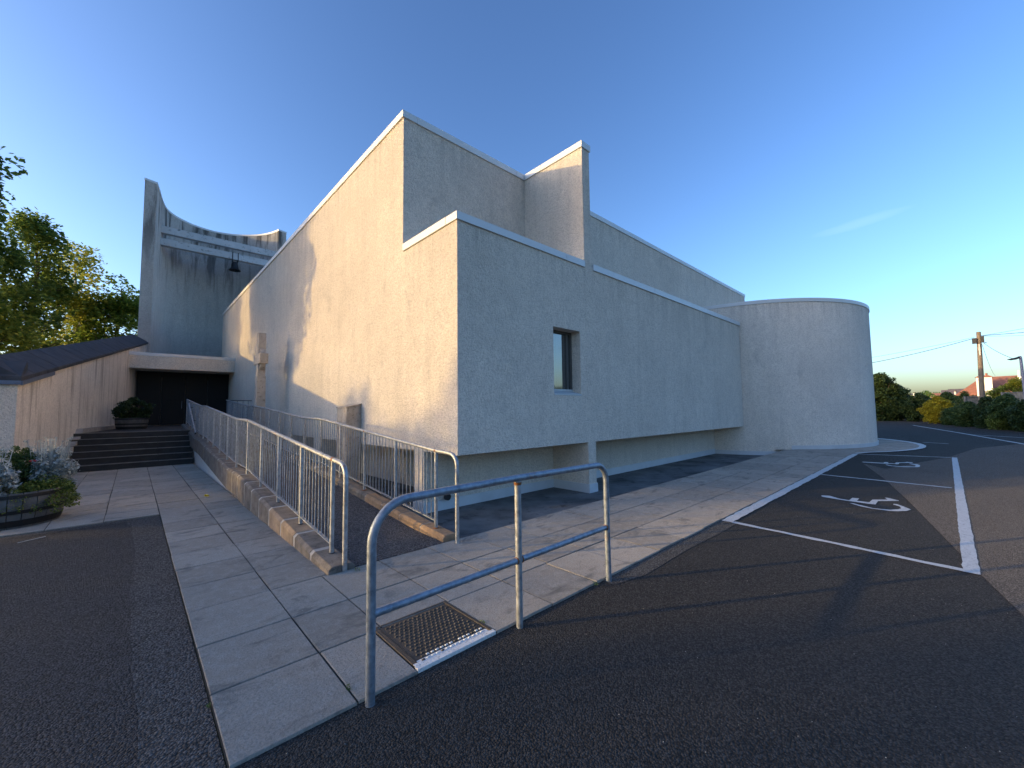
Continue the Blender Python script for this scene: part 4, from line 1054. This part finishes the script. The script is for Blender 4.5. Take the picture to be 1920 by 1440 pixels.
for i in range(900):
    a_ = r.uniform(-.25, .38) if i < 520 else r.uniform(-pi, pi); d = r.uniform(150, 300); hgt = (7.2 if a_ > 0.02 else 5.6) * d / 250 * (1 + .28 * mnoise.noise(Vector((a_ * 40, 0, 0))))
    z = r.random() ** .7 * hgt
    cs.append((d * cos(a_), d * sin(a_), z, r.uniform(1.6, 3.2)))
leaf_mesh(m, cs, 45, .95, (1, 1, .6), r)
tag(build('far_trees', m, M['leafA'], recalc=False), 'low line of distant tree tops along the horizon', 'trees', kind='stuff')
for i, (x, y_, z) in enumerate(((130, 5.3, 4.4), (120, -1.0, 4.3))):
    t = thing('distant_lamp_post', (x, y_, 0), ('pale far lamp post above the golden bush', 'pale far lamp post left of the red roofed house')[i], 'lamp post', 'far lamp posts beyond the hedge')
    m = MB(); m.tube([(x, y_, 0), (x, y_, z)], [.16, .13], 8); build('post', m, M['litter'], t); m = MB(); m.box(x - .2, x + .2, y_ - .3, y_ + .1, z, z + .15); build('lamp_head', m, M['black'], t)

# ------------------------------------------------------------------ barrel planter
def barrel(loc, R, H, label, seed):
    t = thing('barrel_planter', loc, label, 'planter', 'half barrel planters'); x, y_, z = loc
    m = MB(); seg = 26
    for k_ in range(seg):
        a0_ = 2 * pi * k_ / seg + .008; a1_ = 2 * pi * (k_ + 1) / seg - .008; secs = []
        for u_ in (0, .33, .66, 1):
            rr_ = R * (.86 + .14 * sin(u_ * pi * .55 + .1) / sin(pi * .55 + .1) * 1.0); zz = z + H * u_
            secs.append([(x + rr_ * cos(a0_), y_ + rr_ * sin(a0_), zz), (x + rr_ * cos(a1_), y_ + rr_ * sin(a1_), zz), (x + (rr_ - .03) * cos(a1_), y_ + (rr_ - .03) * sin(a1_), zz), (x + (rr_ - .03) * cos(a0_), y_ + (rr_ - .03) * sin(a0_), zz)])
        m.sweep(secs)
    build('tub', m, M['barrel'], t)
    for u_ in (.06, .42, .86):
        rr_ = lambda q: R * (.86 + .14 * sin(q * pi * .55 + .1) / sin(pi * .55 + .1)) + .004
        m = MB(); h_ = .09 if u_ < .1 else .05
        m.lathe([(rr_(u_), z + H * u_), (rr_(u_) + .004, z + H * u_), (rr_(u_ + h_ / H) + .004, z + H * u_ + h_), (rr_(u_ + h_ / H), z + H * u_ + h_)], x, y_, 48); build('hoop', m, M['hoop'], t)
    m = MB(); m.lathe([(.001, z + H * .9), (R * .93, z + H * .88)], x, y_, 24); build('soil', m, M['soil'], t)
    return t
bx, by = -1.32, 9.66
barrel((bx, by, 0), .60, .50, 'half oak barrel full of silvery and green plants at the left edge', 1)
def plant(label, loc, n, per, leaf, mat_, spread, cr_, seed, stalk=0, name='plant', group='plants in the half barrel', droop=0):
    r = random.Random(seed); t = thing(name, loc, label, 'plant', group); x, y_, z = loc; m = MB(); cs = []; sm = MB()
    for i in range(n):
        a_ = r.uniform(0, 2 * pi); q = sqrt(r.random()); dx, dy = spread[0] * q * cos(a_), spread[1] * q * sin(a_); dz = spread[2] * (r.random() ** .8) * (1 - .45 * q * q)
        cs.append((x + dx, y_ + dy, z + dz - droop * q ** 3, r.uniform(*cr_)))
        if i % 2 == 0: sm.tube([(x + dx * .3, y_ + dy * .3, z - .05), (x + dx * .7, y_ + dy * .7, z + dz * .5), (x + dx, y_ + dy, z + dz)], [.006, .004, .003], 4)
    leaf_mesh(m, cs, per, leaf, (1, 1, 1), r, aspect=2.2)
    if stalk:
        for i in range(stalk):
            a_ = r.uniform(0, 2 * pi); q = r.uniform(.3, 1); dx, dy = spread[0] * q * cos(a_) * 1.1, spread[1] * q * sin(a_) * 1.1; hz = spread[2] * r.uniform(1.0, 1.35)
            sm.tube([(x + dx * .4, y_ + dy * .4, z), (x + dx * .85, y_ + dy * .85, z + hz * .6), (x + dx, y_ + dy, z + hz)], [.007, .006, .004], 5, 1)
            leaf_mesh(m, [(x + dx, y_ + dy, z + hz, .03)], 9, .028, (1, 1, .6), r); leaf_mesh(m, [(x + dx * .85, y_ + dy * .85, z + hz * .6, .05)], 8, .05, (1, 1, 1.2), r, aspect=2.5)
    build('stem', sm, [M['leafG'], M['leafSilver']], t); build('foliage', m, M[mat_], t, recalc=False)
    return t
plant('silver leaved plant with pale stalks on the left of the barrel', (bx - .22, by - .26, .48), 110, 42, .07, 'leafSilver', (.32, .27, .50), (.05, .10), 81, 34, 'silver_plant')
plant('silver leaved plant with pale stalks at the right back of the barrel', (bx + .36, by + .22, .50), 110, 42, .065, 'leafSilver', (.28, .25, .56), (.05, .10), 82, 40, 'silver_plant')
plant('dark green rosemary like bush in the middle of the barrel', (bx + .02, by + .20, .48), 70, 55, .06, 'leafG', (.24, .22, .72), (.05, .09), 83, 0, 'green_plant')
plant('second dark green clump behind the left silver plant', (bx - .38, by + .22, .48), 50, 50, .06, 'leafG', (.22, .2, .58), (.05, .09), 84, 0, 'green_plant')
plant('bright green trailing plant spilling over the right rim of the barrel', (bx + .38, by - .14, .44), 130, 45, .045, 'leafLime', (.36, .36, .20), (.05, .10), 85, 0, 'trailing_plant', droop=.30)
plant('small green tuft hanging over the front rim of the barrel', (bx + .10, by - .50, .44), 26, 30, .035, 'leafLime', (.20, .10, .10), (.03, .06), 86, 0, 'trailing_plant', droop=.22)
t = thing('red_flower', (bx + .22, by + .0, .86), 'small red flower among the silver leaves in the barrel', 'flower')
m = MB(); r = random.Random(5)
for i in range(6): m.lathe([(.0, .925), (.016, .915), (.018, .905), (.0, .895)], bx + .22 + r.uniform(-.03, .03), by + r.uniform(-.05, .05), 8)
build('petals', m, M['flower'], t); m = MB(); m.tube([(bx + .2, by, .5), (bx + .22, by, .9)], .004, 5); build('stem', m, M['leafG'], t)
# dark planter beside the doors
barrel((-.02, 21.4, RH * 6), .48, .44, 'dark half barrel beside the wall on the landing by the doors', 2)
shrub('dark green shrub growing in the planter on the landing', (.02, 21.4, RH * 6 + .38), .60, .5, .78, 'leafD', 130, 60, .07, 90, None, 'planter_shrub', 'shrub', cr_=(.08, .15))

# ------------------------------------------------------------------ small litter and weeds
def weed(label, x, y_, n, sz, mat_, seed):
    r = random.Random(seed); m = MB(); leaf_mesh(m, [(x, y_, .004, sz)], n, .014, (.5, 1, .5), r)
    tag(build('weed', m, M[mat_], recalc=False, origin=(x, y_, 0)), label, 'weed', 'weeds in the paving joints')
weed('tiny weed at the foot of the left railing hoop', 1.72, 4.18, 60, .05, 'leafLime', 1)
weed('tuft of grass at the foot of the right post of the guard rail', 3.16, 2.30, 34, .035, 'leafG', 2)
weed('small weed at the slab edge near the bottom of the view', .36, 2.86, 22, .022, 'leafG', 3)
weed('weeds in the joint beside the left post of the guard rail', .972, 2.47, 22, .028, 'leafG', 4)
weed('faint weed at the back right corner of the inspection cover', 1.99, 2.50, 25, .03, 'leafLime', 5)
m = MB(); leaf_mesh(m, [(1.12, 9.9, .02, .05)], 14, .06, (1, 1, .3), random.Random(9)); tag(build('fallen_flower', m, M['leafYel'], recalc=False, origin=(1.12, 9.9, 0)), 'single yellow fallen blossom on the path slabs beside the ramp', 'flower')
# pale grit scattered on the asphalt: uncountable
m = MB(); r = random.Random(12)
for i in range(420):
    if i % 3 == 0: x, y_ = r.uniform(-3, .3), r.uniform(1.2, 8)
    else: x, y_ = r.uniform(.4, 9), 2.3 - r.random() ** 1.5 * 3.2
    s_ = r.uniform(.001, .003); z = -.019; a_ = r.uniform(0, 6)
    v = [(x + s_ * cos(a_ + k_ * 2.1) * r.uniform(.7, 1.4), y_ + s_ * sin(a_ + k_ * 2.1) * r.uniform(.7, 1.4), z) for k_ in range(3)] + [(x, y_, z + s_ * 1.2)]
    m.add(v, [(0, 1, 3), (1, 2, 3), (2, 0, 3)])
tag(build('loose_grit', m, M['litter'], recalc=False), 'pale grit scattered over the dark tarmac', 'grit', kind='stuff')
t = MB(); t.tube([(-1.12 + .1, 8.2, -.014), (-.95, 8.24, -.012), (-.8, 8.35, -.013)], .004, 5)
tag(build('twig', t, M['litter'], origin=(-.95, 8.25, 0)), 'thin pale twig lying on the tarmac in front of the barrel', 'twig')
